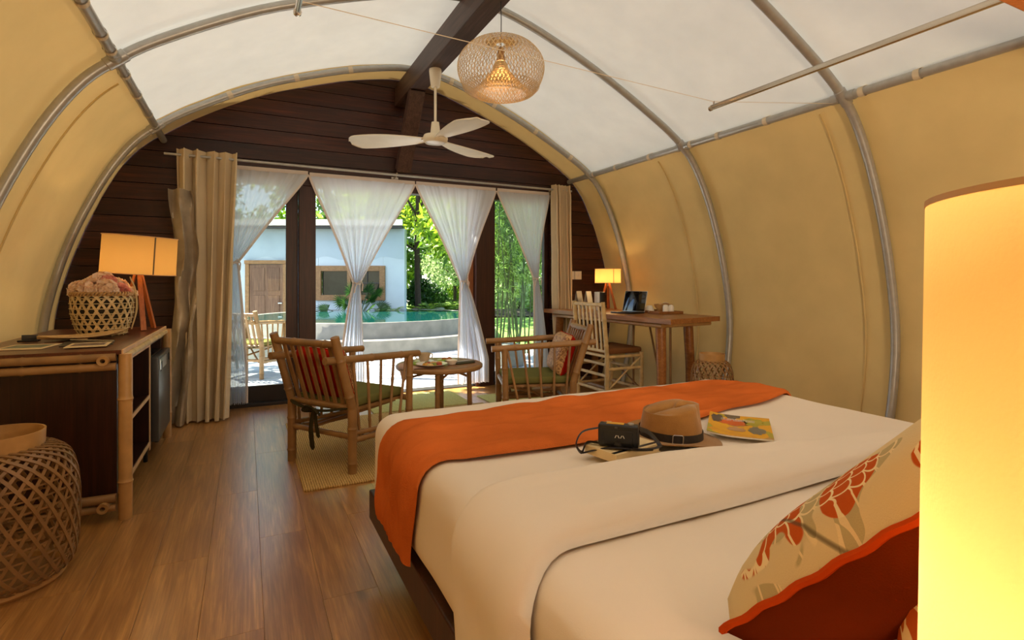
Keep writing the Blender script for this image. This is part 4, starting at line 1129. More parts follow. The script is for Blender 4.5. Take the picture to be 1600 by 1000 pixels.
# ------------------------------------------------------------------ armchairs
def armchair(lab):
    t = thing('bamboo_armchair', lab, 'armchair', group='bamboo armchairs')
    bm_ = M['bamboodk']
    AL, AZ0, AZ1 = .27, .685, .655
    for s in (-1, 1):
        y = s * AL
        MB().bamboo((-.25, y, 0), (-.25, y, .41), .027, 2, 12).build('leg', bm_, t)
        MB().bamboo((-.25, y, .395), (-.385, y, .83), .027, 2, 12, .95).build('back_post', bm_, t)
        MB().bamboo((.25, y, 0), (.265, y, .655), .024, 3, 12, .95).build('leg', bm_, t)
        MB().bamboo((-.43, y - s * .03, AZ0 + .01), (.36, y - s * .004, AZ1), .023, 3, 12).build('arm', bm_, t)
        MB().bamboo((-.25, y, .205), (.25, y, .185), .019, 2, 10).build('side_rail', bm_, t)
        MB().bamboo((-.25, y, .245), (.25, y, .215), .015, 2, 10).build('side_rail', bm_, t)
        for k in range(5):
            xa = -.19 + .086 * k; xb = -.24 + .118 * k
            MB().bamboo((xa, y, .22), (xb + .01, y - s * .015, AZ0 - .018 - .006 * k), .0095, 2, 8).build('spindle', bm_, t)
    MB().bamboo((-.373, -AL, .785), (-.373, AL, .785), .022, 2, 12).build('top_rail', bm_, t)
    MB().bamboo((-.252, -AL, .395), (-.252, AL, .395), .020, 2, 12).build('seat_rail', bm_, t)
    MB().bamboo((.25, -AL, .37), (.25, AL, .37), .020, 2, 12).build('seat_rail', bm_, t)
    MB().bamboo((-.25, -AL, .225), (-.25, AL, .225), .017, 2, 10).build('stretcher', bm_, t)
    for k in range(7):
        y = -.195 + .065 * k
        g = MB(); vs = []
        for p in (Vector((-.247, y, .40)), Vector((-.366, y * 1.04, .785))):
            vs += [p + Vector((-.006, -.013, 0)), p + Vector((.006, -.013, 0)), p + Vector((.006, .013, 0)), p + Vector((-.006, .013, 0))]
        g.add(vs, [(3, 2, 1, 0), (4, 5, 6, 7), (0, 1, 5, 4), (1, 2, 6, 5), (2, 3, 7, 6), (3, 0, 4, 7)]); g.build('back_slat', bm_, t, smooth=False)
    for s in (-1, 1):
        MB().bamboo((-.20, s * .2, .10 + .1), (.2, -s * .2, .36), .011, 2, 8).build('cross_brace', bm_, t)
    MB().box((0, 0, .375), (.46, .47, .018)).build('seat_base', bm_, t, smooth=False)
    MB().rbox((.005, 0, .412), (.50, .47, .055), .024, 4, sub=(4, 4, 0)).build('seat_cushion', M['olive'], t)
    g = MB()
    g.tube(cat_rom([(-.25, .26, .40), (-.283, .20, .385), (-.285, .05, .36), (-.283, -.06, .365), (-.285, -.18, .385), (-.25, -.265, .40)], 5), .017, 6, flat=.4)
    g.tube(cat_rom([(-.29, .02, .37), (-.32, .05, .39), (-.315, .08, .36), (-.29, .03, .36)], 5), .014, 6, flat=.4)
    g.tube(cat_rom([(-.29, .0, .36), (-.325, -.03, .38), (-.315, -.06, .35), (-.29, .0, .355)], 5), .014, 6, flat=.4)
    g.tube(cat_rom([(-.295, .01, .36), (-.31, .02, .26), (-.30, .015, .12)], 5), [.018] * 6 + [.022] * 4 + [.008], 6, flat=.25, up=(1, 0, 0))
    g.tube(cat_rom([(-.295, .0, .36), (-.312, -.03, .29), (-.30, -.035, .20)], 5), [.016] * 6 + [.018] * 4 + [.008], 6, flat=.25, up=(1, 0, 0))
    g.build('cushion_tie', M['olivedk'], t)
    return t
A1 = armchair('bamboo armchair seen from behind, left of the round table')
A1.location = (.62, 3.67, 0); A1.rotation_euler = (0, 0, math.radians(34))
A2 = dup(A1, (2.036, 3.76, 0), math.radians(161), 'bamboo armchair seen side-on, right of the round table')
for sy in (-1, 1):
    pass
A3 = dup(A1, (.077, 7.55, -.03), math.radians(56), 'sunlit bamboo armchair out on the terrace')
def local_cushion(ch, lab, mf, mbk, size=.41, th=.14, ht=.32):
    t = thing('throw_pillow', lab, 'cushion')
    mt = Matrix.Translation(ch.location) @ Matrix.Rotation(ch.rotation_euler.z, 4, 'Z')
    # stands on the seat against the slats: local x = chair -y, local y = up, z = forward
    u = mt.to_3x3() @ Vector((0, 1, 0)); v = mt.to_3x3() @ Vector((-.30, 0, .95)); c = mt @ Vector((-.215, 0,   .435 + ht * .47))
    place(t, c, u, v)
    cushion_mb(size, ht, th, 1).build('front_cover', mf, t); cushion_mb(size, ht, th, -1).build('back_cover', mbk, t)
    piping_mb(size, ht, .004).build('piping', M['red'], t)
local_cushion(A1, 'red throw pillow behind the slats of the left armchair', M['brocade'], M['red'])
local_cushion(A2, 'gold brocade and red throw pillow on the right armchair', M['brocade'], M['red'])

# ------------------------------------------------------------------ rugs
tag(MB().rbox((1.14, 3.93, .006), (1.72, 1.56, .012), .004, 2).build('jute_rug', M['jute']), 'braided jute rug under the left armchair and round table', 'rug')
tag(MB().rbox((1.45, 5.07, .005), (.92, .66, .010), .004, 2).build('green_floor_panel', M['greenpanel']), 'yellow-green ribbed panel on the floor in front of the open door', 'mat')  # thin yellow-green panel laid flat on the floor
tag(MB().rbox((2.47, 4.82, .005), (.80, .42, .010), .004, 2).build('green_floor_panel', M['greenpanel']), 'yellow-green ribbed panel on the floor behind the right armchair', 'mat')

# ------------------------------------------------------------------ round table and what is on it
TX, TY, TZ = 1.33, 3.98, .525
t = thing('round_table', 'small round bamboo table between the two armchairs', 'table', (TX, TY, .012))
tz = TZ - .012
MB().lathe([(0, tz - .02), (.30, tz - .02), (.305, tz), (0, tz)], 40).build('tabletop', wood('table_top', srgb(128, 84, 46), srgb(170, 122, 72), axis=0), t)
MB().tube([(.312 * math.cos(a_), .312 * math.sin(a_), tz - .02) for a_ in [2 * PI * k / 48 for k in range(49)]], .02, 8, cap=False).build('rim', M['bamboodk'], t)
for k in range(4):
    a_ = PI / 4 + k * PI / 2 + .4
    MB().bamboo((.235 * math.cos(a_), .235 * math.sin(a_), 0), (.225 * math.cos(a_), .225 * math.sin(a_), tz - .03), .019, 2, 10).build('leg', M['bamboodk'], t)
    b2 = a_ + PI / 2
    MB().bamboo((.23 * math.cos(a_), .23 * math.sin(a_), tz - .11), (.12 * math.cos(b2), .12 * math.sin(b2), tz - .035), .009, 1, 8).build('brace', M['bamboodk'], t)
tp = TZ + .0005
cl = MB()
def clf(o):
    def fn(u, v):
        x, y = -.30 + .34 * u, -.28 + .26 * v; r_ = math.hypot(x, y); z_ = .002
        if r_ > .325: z_ = .002 - (r_ - .325) * 1.4; k = (.325 + (r_ - .325) * .25) / r_; x *= k; y *= k
        return (x, y, z_ + o)
    return fn
cl = MB().grid(clf(.002), 20, 16); o = cl.build('table_cloth', cloth('napkin', srgb(196, 160, 140), trans=0)); o.location = (TX, TY, tp); o.rotation_euler = (0, 0, -.35)
tag(o, 'pale pink cloth hanging over the front of the round table', 'tablecloth')
t = thing('dinner_plate', 'plate of colourful food at the front of the round table', 'plate', (1.22, 3.83, tp + .006))
MB().lathe([(0, .003), (.07, .003), (.115, .016), (.117, .019), (.07, .008), (0, .006)], 30).build('dish', M['white'], t)
fc = [srgb(206, 150, 60), srgb(178, 74, 40), srgb(120, 130, 50), srgb(214, 186, 120)]
fm = [plain('food_%s' % n_, c, .6, var=.3, scale=60) for n_, c in zip(('rice', 'sauce', 'greens', 'noodles'), fc)]
for k in range(9):
    a_ = k * 2.4; r_ = .022 * math.sqrt(k) + .005
    o = MB().lathe([(0, .022), (.018, .018), (.026, .004), (0, .0)], 9).build('food', fm[k % 4], t); o.location = (r_ * math.cos(a_), r_ * math.sin(a_), .006); o.rotation_euler = (0, 0, k)
t = thing('coffee_cup', 'glass coffee cup on a saucer at the back of the round table', 'cup', (1.225, 4.035, tp))
MB().lathe([(0, .003), (.04, .003), (.075, .014), (.076, .017), (.04, .007), (0, .006)], 26).build('saucer', M['white'], t)
MB().lathe([(0, .008), (.028, .008), (.04, .03), (.05, .075), (.047, .075), (.037, .03), (0, .012)], 26).build('cup', plain('cup_glaze', srgb(190, 168, 140), .15), t)
for s in (-1, 1): MB().tube(cat_rom([(s * .045, 0, .068), (s * .066, 0, .062), (s * .062, 0, .038), (s * .042, 0, .034)], 4), .005, 6).build('handle', M['white'], t)
t = thing('small_bowl', 'small glass bowl right of the food plate on the round table', 'bowl', (1.385, 3.86, tp))
MB().lathe([(0, .003), (.03, .003), (.047, .035), (.044, .035), (.028, .008), (0, .007)], 22).build('bowl', M['white'], t)
MB().lathe([(0, .024), (.036, .022)], 16).build('sauce', fm[3], t)
t = thing('cutlery_roll', 'dark green folded napkin with cutlery on the round table', 'napkin', (1.49, 3.88, tp), .25)
MB().rbox((0, 0, .008), (.17, .075, .014), .006, 3).build('napkin', plain('napkin_dark', srgb(74, 76, 58), .8), t)
MB().tube([(-.07, .01, .018), (.09, .015, .018)], .004, 6).build('fork', M['steel'], t); MB().tube([(-.07, -.012, .018), (.09, -.015, .018)], .004, 6).build('knife', M['steel'], t)
def flat_leaf(lab, x, y, L, W_, a_, mt):
    def fn(u, v):
        q = (u - .5) * 2; return (q * L / 2, (v - .5) * W_ * max(.03, 1 - q * q) , .006 + .012 * abs(v - .5) + .008 * u * u)
    o = MB().grid(fn, 12, 4).build('garnish_leaf', mt); o.location = (x, y, tp); o.rotation_euler = (0, 0, a_); tag(o, lab, 'leaf')
flat_leaf('bright green leaf left of the plate on the round table', 1.115, 3.97, .16, .10, 1.9, M['leafA'])
flat_leaf('bright green leaf behind the plate on the round table', 1.335, 3.985, .13, .08, .4, M['leafA'])
t = thing('bread_plate', 'small plate of bread rolls at the back of the round table', 'plate', (1.415, 4.06, tp))
MB().lathe([(0, .003), (.05, .003), (.075, .01), (.05, .007), (0, .006)], 24).build('dish', M['white'], t)
for x, y in ((-.02, 0), (.025, .01), (.0, -.03)):
    o = MB().lathe([(0, .024), (.016, .018), (.022, .006), (0, 0)], 12).build('bread_roll', plain('bread', srgb(170, 110, 60), .7), t); o.location = (x, y, .006)

# ------------------------------------------------------------------ desk and chair
DZT = .84
t = thing('writing_desk', 'long wooden writing desk along the right tent wall', 'desk', (3.45, 4.4, 0))
poly = [(3.11, 3.40), (3.80, 3.53), (3.80, 5.40), (3.05, 5.40), (3.07, 4.4)]
MB().prism([(x - 3.45, y - 4.4) for x, y in poly], DZT - .042, DZT).build('desktop', M['desk'], t, smooth=False)
MB().bamboo((-.30, -.86, DZT - .065), (-.33, .9, DZT - .065), .02, 3, 10).build('apron_rail', M['bamboo'], t)
MB().bamboo((-.28, -.84, DZT - .065), (.30, -.80, DZT - .065), .018, 2, 10).build('apron_rail', M['bamboo'], t)
for x, y in ((-.26, -.80), (.24, -.62), (-.28, .88), (.22, .88)):
    MB().tube([(x, y, 0), (x, y, .4), (x * .96, y * .97, DZT - .045)], [.036, .042, .046], 16).build('leg', M['desk'], t)
for x, y in ((.02, -.6), (.16, .1)):
    MB().tube([(x, y, .06), (x, y, DZT - .05)], .012, 8).build('thin_post', M['bamboodk'], t)
MB().bamboo((-.25, -.78, .28), (.2, -.1, .72), .010, 3, 8).bamboo((.12, -.1, .05), (-.1, .85, .72), .010, 3, 8).build('diagonal_brace', M['bamboodk'], t)
MB().bamboo((-.26, -.76, .10), (-.28, .86, .10), .018, 3, 10).build('foot_rail', M['bamboodk'], t)

t = thing('desk_chair', 'bamboo slat-back dining chair pulled up to the desk', 'chair', (3.09, 4.22, 0))
bm_ = M['bamboopale']
for s in (-1, 1):
    y = s * .235
    MB().bamboo((-.19, y, 0), (-.19, y, .5), .021, 3, 10).build('leg', bm_, t)
    MB().bamboo((-.19, y, .49), (-.235, y, .965), .021, 2, 10).build('back_post', bm_, t)
    MB().bamboo((.20, y, 0), (.20, y, .50), .020, 3, 10).build('leg', bm_, t)
    for z_ in (.17, .36, .47): MB().bamboo((-.19, y, z_), (.20, y, z_), .013, 2, 8).build('side_rail', bm_, t)
    MB().bamboo((-.17, y, .18), (.18, y, .45), .008, 2, 8).build('brace', bm_, t)
for x, zs in ((-.19, (.16, .30, .40, .475)), (.20, (.16, .34, .47))):
    for z_ in zs: MB().bamboo((x, -.235, z_), (x, .235, z_), .014, 2, 8).build('cross_rail', bm_, t)
MB().bamboo((-.23, -.235, .94), (-.23, .235, .94), .017, 2, 10).build('top_rail', bm_, t)
MB().bamboo((-.195, -.235, .52), (-.195, .235, .52), .014, 2, 10).build('lower_rail', bm_, t)
for k in range(6):
    y = -.165 + .066 * k; g = MB(); vs = []
    for p in (Vector((-.195, y, .52)), Vector((-.231, y, .94))): vs += [p + Vector((-.005, -.012, 0)), p + Vector((.005, -.012, 0)), p + Vector((.005, .012, 0)), p + Vector((-.005, .012, 0))]
    g.add(vs, [(3, 2, 1, 0), (4, 5, 6, 7), (0, 1, 5, 4), (1, 2, 6, 5), (2, 3, 7, 6), (3, 0, 4, 7)]); g.build('back_slat', bm_, t, smooth=False)
MB().rbox((.01, 0, .517), (.42, .45, .055), .022, 4).build('seat_cushion', M['brownc'], t)

tripod_lamp('small tripod desk lamp with glowing shade at the far end of the desk', (3.60, 4.93, DZT), 0, .142, .295, .45, (0, 0, 0), .31, .10, 3.2, seam_a=-1.75, shade=shade_mat('lampshade_desk', srgb(236, 190, 120), .55))
t = thing('laptop', 'open black laptop with shiny screen on the desk', 'laptop', (3.36, 4.28, DZT), math.radians(14))
MB().rbox((0, 0, .008), (.20, .26, .014), .004, 2).build('keyboard_deck', M['black'], t)
sc = MB().rbox((0, 0, .105), (.008, .27, .21), .003, 2).build('screen_lid', M['steel'], t); sc.location = (.095, 0, .012); sc.rotation_euler = (0, math.radians(14), 0)
s2 = MB().rbox((-.0046, 0, .105), (.002, .262, .2), .001, 1).build('screen', M['blackgloss'], sc)
t = thing('menu_box', 'white and black upright menu holder behind the desk chair', 'menu holder', (3.42, 4.83, DZT), math.radians(-12))
MB().rbox((0, 0, .10), (.06, .14, .20), .003, 1).build('box', M['black'], t); MB().rbox((-.032, 0, .10), (.004, .136, .196), .001, 1).build('front_card', M['paperw'], t)
for k, (x, y, lab) in enumerate(((3.44, 5.27, 'folded silver tent card at the far left end of the desk'), (3.47, 5.12, 'folded silver tent card standing nearer the menu holder'))):
    o = MB(); 
    for s in (-1, 1): o.box((0, s * .022, .10), (.09, .003, .205), Matrix.Rotation(s * .2, 3, 'X'))
    o = o.build('tent_card', M['silver'], smooth=False); o.location = (x, y, DZT); o.rotation_euler = (0, 0, .3); tag(o, lab, 'card', 'tent cards')
t = thing('wooden_tray', 'low wooden tray holding tea things on the desk', 'tray', (3.66, 4.16, DZT), math.radians(-8))
MB().rbox((0, 0, .006), (.26, .40, .012), .003, 1).build('base', M['desk'], t)
for x, y, sx, sy in ((-.128, 0, .008, .40), (.128, 0, .008, .40), (0, .198, .26, .008), (0, -.198, .26, .008)): MB().box((x, y, .014), (sx, sy, .024)).build('lip', M['desk'], t, smooth=False)
t = thing('tea_cup', 'upturned white cup on the wooden tray', 'cup', (3.60, 4.24, DZT + .0125))
MB().lathe([(0, .062), (.025, .060), (.042, .03), (.05, 0), (.046, 0), (0, .05)], 22).build('cup', M['white'], t)
MB().tube(cat_rom([(-.04, -.02, .05), (-.065, -.03, .04), (-.055, -.028, .015), (-.045, -.02, .014)], 4), .004, 6).build('handle', M['white'], t)
t = thing('tea_basket', 'small woven bowl of tea sachets on the wooden tray', 'basket', (3.70, 4.15, DZT + .0125))
MB().lathe([(0, .004), (.05, .004), (.085, .055), (.09, .075), (.083, .075), (.047, .01), (0, .01)], 26).build('bowl', M['bamboo'], t)
for k in range(7):
    o = MB().rbox((0, 0, .03), (.035, .006, .05), .002, 1).build('sachet', [M['paperw'], M['edge'], M['bamboodk']][k % 3], t); o.location = (.04 * math.cos(k * 2.2), .04 * math.sin(k * 2.2), .035); o.rotation_euler = (.3 * math.sin(k), .2, k * 1.1)
for k, (x, y, lab) in enumerate(((3.635, 4.045, 'left white ceramic shaker at the tray end'), (3.675, 4.015, 'right white ceramic shaker at the tray end'))):
    o = MB().lathe([(0, 0), (.026, 0), (.028, .01), (.028, .055), (.02, .072), (0, .076)], 18).build('shaker', M['white']); o.location = (x, y, DZT + .0125); tag(o, lab, 'shaker', 'white shakers')
o = MB().rbox((0, 0, .003), (.10, .15, .005), .002, 1).build('saucer_dish', M['white']); o.location = (3.575, 4.10, DZT + .0125); tag(o, 'flat white rectangular dish at the front of the tray', 'dish')

# ------------------------------------------------------------------ terrace, pool
ter = tag(MB().box((1.8, 7.28, -.09), (9.4, 3.2, .06)).build('terrace', M['soil'], smooth=False), kind='structure')
tm = MB().rbox((0, 0, -.015), (.892, .792, .03), .003, 1).mesh('paving_tile', M['terr'], smooth=False)
for i in range(9):
    for j in range(4):
        x, y = -2.0 + .9 * (i + .5), 5.69 + .8 * (j + .5)
        o = bpy.data.objects.new('paving_tile', tm); COL.objects.link(o); o.parent = ter; o.location = (x, y, -.03)
FW = Vector((.44, .898, 0)); RT = Vector((.898, -.44, 0))
def D(lat, d, z=0): return RT * lat + FW * d + Vector((0, 0, z))
PC = D(-2.93, 11.05)
t = thing('garden_pool', 'round raised grey concrete plunge pool with a step, beyond the terrace', 'pool', (PC.x, PC.y, 0))
MB().lathe([(2.31, -.4), (2.31, .465), (2.30, .478), (2.26, .478), (2.24, .47), (2.24, -.3)], 96).build('pool_wall', M['concrete'], t)
MB().lathe([(2.60, -.4), (2.60, .205), (2.592, .212), (2.312, .212)], 96).build('step', M['concrete'], t)
MB().lathe([(2.245, .472), (0, .472)], 96).build('water', M['water'], t, label='still green-blue water')
t = thing('planter_block', 'low square concrete block on the terrace outside the right pane', 'block', (3.26, 6.90, -.03))
MB().rbox((.05, .0, .14), (.30, .42, .27), .008, 2).build('block', M['concrete'], t); MB().rbox((.05, 0, .285), (.33, .45, .025), .005, 2).build('coping', M['concrete'], t)

# ------------------------------------------------------------------ blue-white house across the garden
HB = thing('garden_house', 'pale blue plastered garden house with brown door and window', 'house')
place(HB, D(-2.58, 13.0, 0), RT, FW)       # local x to the right, y away, z up; origin at the wall's right edge
def hp(name, x0, x1, y0, y1, z0, z1, mat, par=HB, r=.004): return MB().rbox(((x0 + x1) / 2, (y0 + y1) / 2, (z0 + z1) / 2), (x1 - x0, y1 - y0, z1 - z0), r, 1).build(name, mat, par, smooth=False)
WX0, WX1 = -4.70 + 2.58, -3.04 + 2.58      # window frame outer x
# wall built round the window
hp('wall', -6.4, WX0 + .05, 0, .25, -.75, 2.42, M['plaster'])
hp('wall', WX1 - .05, 0, 0, .25, -.75, 2.42, M['plaster'])
hp('wall', WX0 + .052, WX1 - .052, 0, .25, -.75, .76, M['plaster'])
hp('wall', WX0 + .052, WX1 - .052, 0, .25, 1.48, 2.42, M['plaster'])
MB().prism([(0, .252), (-.9, 3.8), (-1.15, 3.8), (-.25, .252)], -.75, 2.42).build('wall', M['plaster'], HB, smooth=False)
# wavy lighter band painted across the wall
def wavy(x0, x1):
    n = int((x1 - x0) * 22); top = []
    for k in range(n + 1):
        x = x0 + (x1 - x0) * k / n; top.append((x, 1.68 + .055 * abs(math.sin(x * 4.2)) + .02 * math.sin(x * 9)))
    return top
tpw = wavy(-6.3, -.02)
g = MB(); n_ = len(tpw)
g.add([(x, -.004, 2.40) for x, z_ in tpw] + [(x, -.004, z_) for x, z_ in tpw], [(k, k + 1, n_ + k + 1, n_ + k) for k in range(n_ - 1)])
g.build('painted_band', M['plasterd'], HB, smooth=False)
MB().prism([(-6.6, -.35), (.02, -.35), (-.9, 4), (-6.6, 4)], 2.42, 2.46).build('soffit', M['framedark'], HB, smooth=False)
hp('fascia', -6.6, .03, -.40, -.36, 2.46, 2.60, M['paperw'])
MB().prism([(-6.6, -.358), (.02, -.358), (-.9, 4.2), (-6.6, 4.2)], 2.462, 2.60).build('roof', M['concrete'], HB, smooth=False)
wf = MB()
for x0, x1, z0, z1 in ((WX0, WX0 + .13, .70, 1.53), (WX1 - .13, WX1, .70, 1.53), (WX0 + .131, WX1 - .131, .70, .83), (WX0 + .131, WX1 - .131, 1.40, 1.53), (-1.36, -1.28, .83, 1.40)):
    wf.rbox(((x0 + x1) / 2, -.02, (z0 + z1) / 2), (x1 - x0, .10, z1 - z0), .004, 1)
wf = wf.build('window_frame', M['oldframe'], HB, smooth=False)
for x0, x1 in ((WX0 + .13, -1.36), (-1.28, WX1 - .13)):
    hp('pane', x0, x1, .03, .04, .83, 1.40, M['darkglass'], wf)
for k in range(3): hp('glazing_bar', -1.28 + .17 * (k + 0.2), -1.262 + .17 * (k + .2), .005, .028, .83, 1.40, M['black'], wf)
hp('glazing_bar', -1.28, WX1 - .13, .004, .028, 1.10, 1.125, M['black'], wf)
# door
dr = hp('door', -3.70, -2.90, -.05, -.005, -.6, 1.56, M['olddoor'])
for x in (-3.60, -3.25):
    for z0, z1 in ((-.45, .15), (.25, .82), (.93, 1.48)): hp('door_panel', x, x + .27, -.064, -.052, z0, z1, M['olddoor'], dr)
hp('door_handle', -3.00, -2.90, -.10, -.055, .62, .65, M['steel'], dr)
hp('door_frame', -3.80, -3.705, -.07, -.004, -.6, 1.57, M['oldframe'])
hp('door_frame', -2.895, -2.81, -.07, -.004, -.6, 1.57, M['oldframe'])
hp('door_frame', -3.82, -2.79, -.075, -.004, 1.572, 1.66, M['oldframe'])
tag(MB().box(tuple(D(-4.6, 11.0, -.82)), (9, 7, .1)).build('courtyard', M['terr'], smooth=False), kind='structure')

# ------------------------------------------------------------------ garden
def leaves(n, fn, L, W_, seed, droop=.3):
    rg = np.random.RandomState(seed)
    c = fn(rg, n)
    d = rg.normal(size=(n, 3)); d[:, 2] -= droop; d /= np.linalg.norm(d, axis=1)[:, None]
    q = rg.normal(size=(n, 3)); s = np.cross(d, q); s /= np.linalg.norm(s, axis=1)[:, None]; nn = np.cross(s, d)
    l = L * rg.uniform(.6, 1.2, size=(n, 1)); w_ = W_ * rg.uniform(.6, 1.2, size=(n, 1))
    v = np.empty((n, 4, 3)); v[:, 0] = c; v[:, 1] = c + d * l * .45 + s * w_ / 2 + nn * w_ * .15; v[:, 2] = c + d * l; v[:, 3] = c + d * l * .45 - s * w_ / 2 + nn * w_ * .15
    return v.reshape(-1, 3)
def leaf_obj(name, verts, mat, parent=None):
    n = len(verts) // 4
    me = bpy.data.meshes.new(name); me.vertices.add(4 * n); me.vertices.foreach_set('co', np.ascontiguousarray(verts, dtype=np.float32).ravel())
    idx = np.arange(4 * n).reshape(n, 4); f = np.concatenate([idx[:, [0, 1, 2]], idx[:, [0, 2, 3]]], 1).reshape(-1)
    me.loops.add(6 * n); me.loops.foreach_set('vertex_index', f.astype(np.int32)); me.polygons.add(2 * n)
    me.polygons.foreach_set('loop_start', np.arange(0, 6 * n, 3, dtype=np.int32)); me.polygons.foreach_set('loop_total', np.full(2 * n, 3, dtype=np.int32))
    me.update(calc_edges=True); me.validate(); me.materials.append(mat)
    o = bpy.data.objects.new(name, me); COL.objects.link(o); o['kind'] = 'stuff'
    if parent: o.parent = parent
    return o
def blobs(cs):
    cs = np.array(cs, dtype=float)
    def fn(rg, n):
        k = rg.randint(0, len(cs), n); d = rg.normal(size=(n, 3)); d /= np.linalg.norm(d, axis=1)[:, None]
        r = rg.uniform(.55, 1.0, size=(n, 1)) ** .5
        return cs[k, :3] + d * r * cs[k, 3:4] * np.array([[1, 1, .8]])
    return fn
def tree(lab, base, h, cr, nl, mat, L, W_, seed, tr_=.07, low=.35, group='garden trees', nb=14, flat=1.0):
    t = thing('tree', lab, 'tree', tuple(base), group=group); rr_ = random.Random(seed)
    g = MB(); g.tube(cat_rom([(0, 0, -.1), (.05 * h * rr_.uniform(-1, 1) * .3, .02, h * .4), (.03, .04, h * .85)], 5), [tr_ * (1 - .05 * k) for k in range(11)], 8)
    cs = []
    for k in range(nb):
        a_ = rr_.uniform(0, 2 * PI); q = rr_.uniform(.2, 1) * cr; z_ = h * rr_.uniform(low, 1.0)
        cs.append((q * math.cos(a_), q * math.sin(a_), z_, cr * rr_.uniform(.28, .45)))
        if k < 8: g.tube([(0, 0, z_ * .7), (q * math.cos(a_) * .5, q * math.sin(a_) * .5, z_ * .88), (q * math.cos(a_), q * math.sin(a_), z_)], [tr_ * .4, tr_ * .25, tr_ * .08], 6)
    g.build('trunk', M['trunk'], t)
    leaf_obj('foliage', leaves(nl, blobs(cs), L, W_, seed), mat, t)
    return t
GZ = .30
gp = MB(); c0 = D(3.0, 14.5); 
def gnd(u, v):
    lat, d = -2.4 + 26 * u, 8.2 + 32 * v
    z_ = -.12 + .42 * min(1, max(0, (d - 9.5) / 4)) + .25 * min(1, max(0, (d - 14) / 10))
    return tuple(D(lat, d, z_ + .03 * mnoise.noise(Vector((lat, d, 0)))))
tag(gp.grid(gnd, 40, 40).build('lawn', M['lawn']), kind='structure')
lp = MB().grid(lambda u, v: tuple(D(-30 + 27.5 * u, 16 + 24 * v, -.5)), 4, 4)
tag(lp.build('lawn', M['lawn']), kind='structure')
tree('tree with big drooping bright leaves at the house corner', D(-2.45, 14.2, .2), 4.8, 1.9, 5200, M['leafA'], .30, .11, 3, .09, .42, nb=22)
tree('pale leaved young tree behind the pool, between house and door post', D(-1.9, 18.0, .4), 4.2, 1.7, 9000, M['leafD'], .15, .07, 5, .06, .2, nb=18)
tree('slender bright tree behind the pool close to the right door post', D(-1.0, 17.0, .4), 4.5, 1.5, 8000, M['leafA'], .15, .07, 15, .05, .3, nb=16)
tree('tall dark tree far behind the pool on the left', D(-4.2, 24.0, .4), 9, 3.6, 9000, M['leafB'], .34, .16, 6, .2, .12)
tree('tall green tree far behind the pool in the middle', D(-1.6, 26.0, .5), 9, 3.4, 9000, M['leafB'], .36, .17, 7, .2, .1)
tree('tall tree far off behind the bamboo clump', D(1.6, 25.0, .5), 9, 3.4, 9000, M['leafB'], .34, .16, 8, .2, .1)
tree('tall tree at the far right of the garden', D(5.2, 24.0, .5), 9, 3.4, 7000, M['leafB'], .34, .16, 9, .2, .1)
tree('tall dark tree rising over the house roof', D(-7.5, 22.0, -.4), 9, 3.8, 8000, M['leafA'], .34, .16, 10, .2, .2)
tree('tall dark tree over the left end of the house roof', D(-12.5, 22.0, -.4), 9, 3.8, 6000, M['leafB'], .34, .16, 11, .2, .2)
t = thing('tree', 'tall tree beside the terrace whose branches shade the paving', 'tree', (6.6, 8.6, -.1), group='garden trees')
g = MB().tube(cat_rom([(0, 0, -.1), (-.2, .1, 2.4), (-.6, 0, 4.2), (-3.4, -.4, 5.2), (-7, -.6, 5.4)], 5), [.16 * (1 - .04 * k) for k in range(21)], 8)
cs = [(R.uniform(-9.4, -7.6), R.uniform(1.2, 2.6), R.uniform(4.7, 5.4), R.uniform(.30, .5)) for k in range(6)]
cs += [(R.uniform(-5.5, -2.3), R.uniform(-.4, 2.8), R.uniform(4.7, 5.6), R.uniform(.35, .65)) for k in range(15)]
cs += [(R.uniform(-8.8, -5.0), R.uniform(-2.0, -1.35), R.uniform(4.8, 5.3), R.uniform(.28, .42)) for k in range(22)]  # leaf band shaped, out of view, to keep sun off the sheers
for c in cs[:14]: g.tube([(c[0] * .7, -.4, 5.2), c[:3]], [.04, .01], 5)
g.build('trunk', M['trunk'], t)
leaf_obj('foliage', leaves(5600, blobs(cs), .24, .11, 21), M['leafA'], t)
def shrub(lab, base, r_, nl, mat, L, W_, seed, z_=.6, name='shrub'):
    t = thing(name, lab, 'shrub', tuple(base), group='garden shrubs'); rr_ = random.Random(seed)
    cs = [(r_ * .6 * rr_.uniform(-1, 1), r_ * .6 * rr_.uniform(-1, 1), r_ * z_ * rr_.uniform(.4, 1.5), r_ * rr_.uniform(.35, .55)) for _ in range(9)]
    g = MB()
    for k in range(6): g.tube([(0, 0, -.05), (cs[k][0] * .6, cs[k][1] * .6, cs[k][2])], [.03, .01], 5)
    g.build('stems', M['trunk'], t)
    leaf_obj('foliage', leaves(nl, blobs(cs), L, W_, seed), mat, t)
shrub('rounded dark green shrub at the left behind the pool', D(-2.55, 16.5, .35), .75, 3500, M['leafC'], .14, .07, 31)
shrub('sunlit yellow-green shrub in the middle behind the pool', D(-1.95, 20.0, .45), .9, 3500, M['leafD'], .14, .07, 32)
shrub('bright shrub behind the right door post', D(-1.3, 18.5, .45), .8, 3500, M['leafA'], .14, .07, 33)
shrub('wide pale shrub behind the bamboo clump', D(.2, 16.0, .4), 1.0, 4500, M['leafD'], .13, .06, 34)
shrub('low green shrub at the far right behind the bamboo', D(1.2, 14.0, .3), .8, 4000, M['leafB'], .13, .06, 35)
shrub('shrub in shade right of the bamboo clump', D(1.9, 12.0, .1), .8, 4000, M['leafB'], .13, .06, 36)
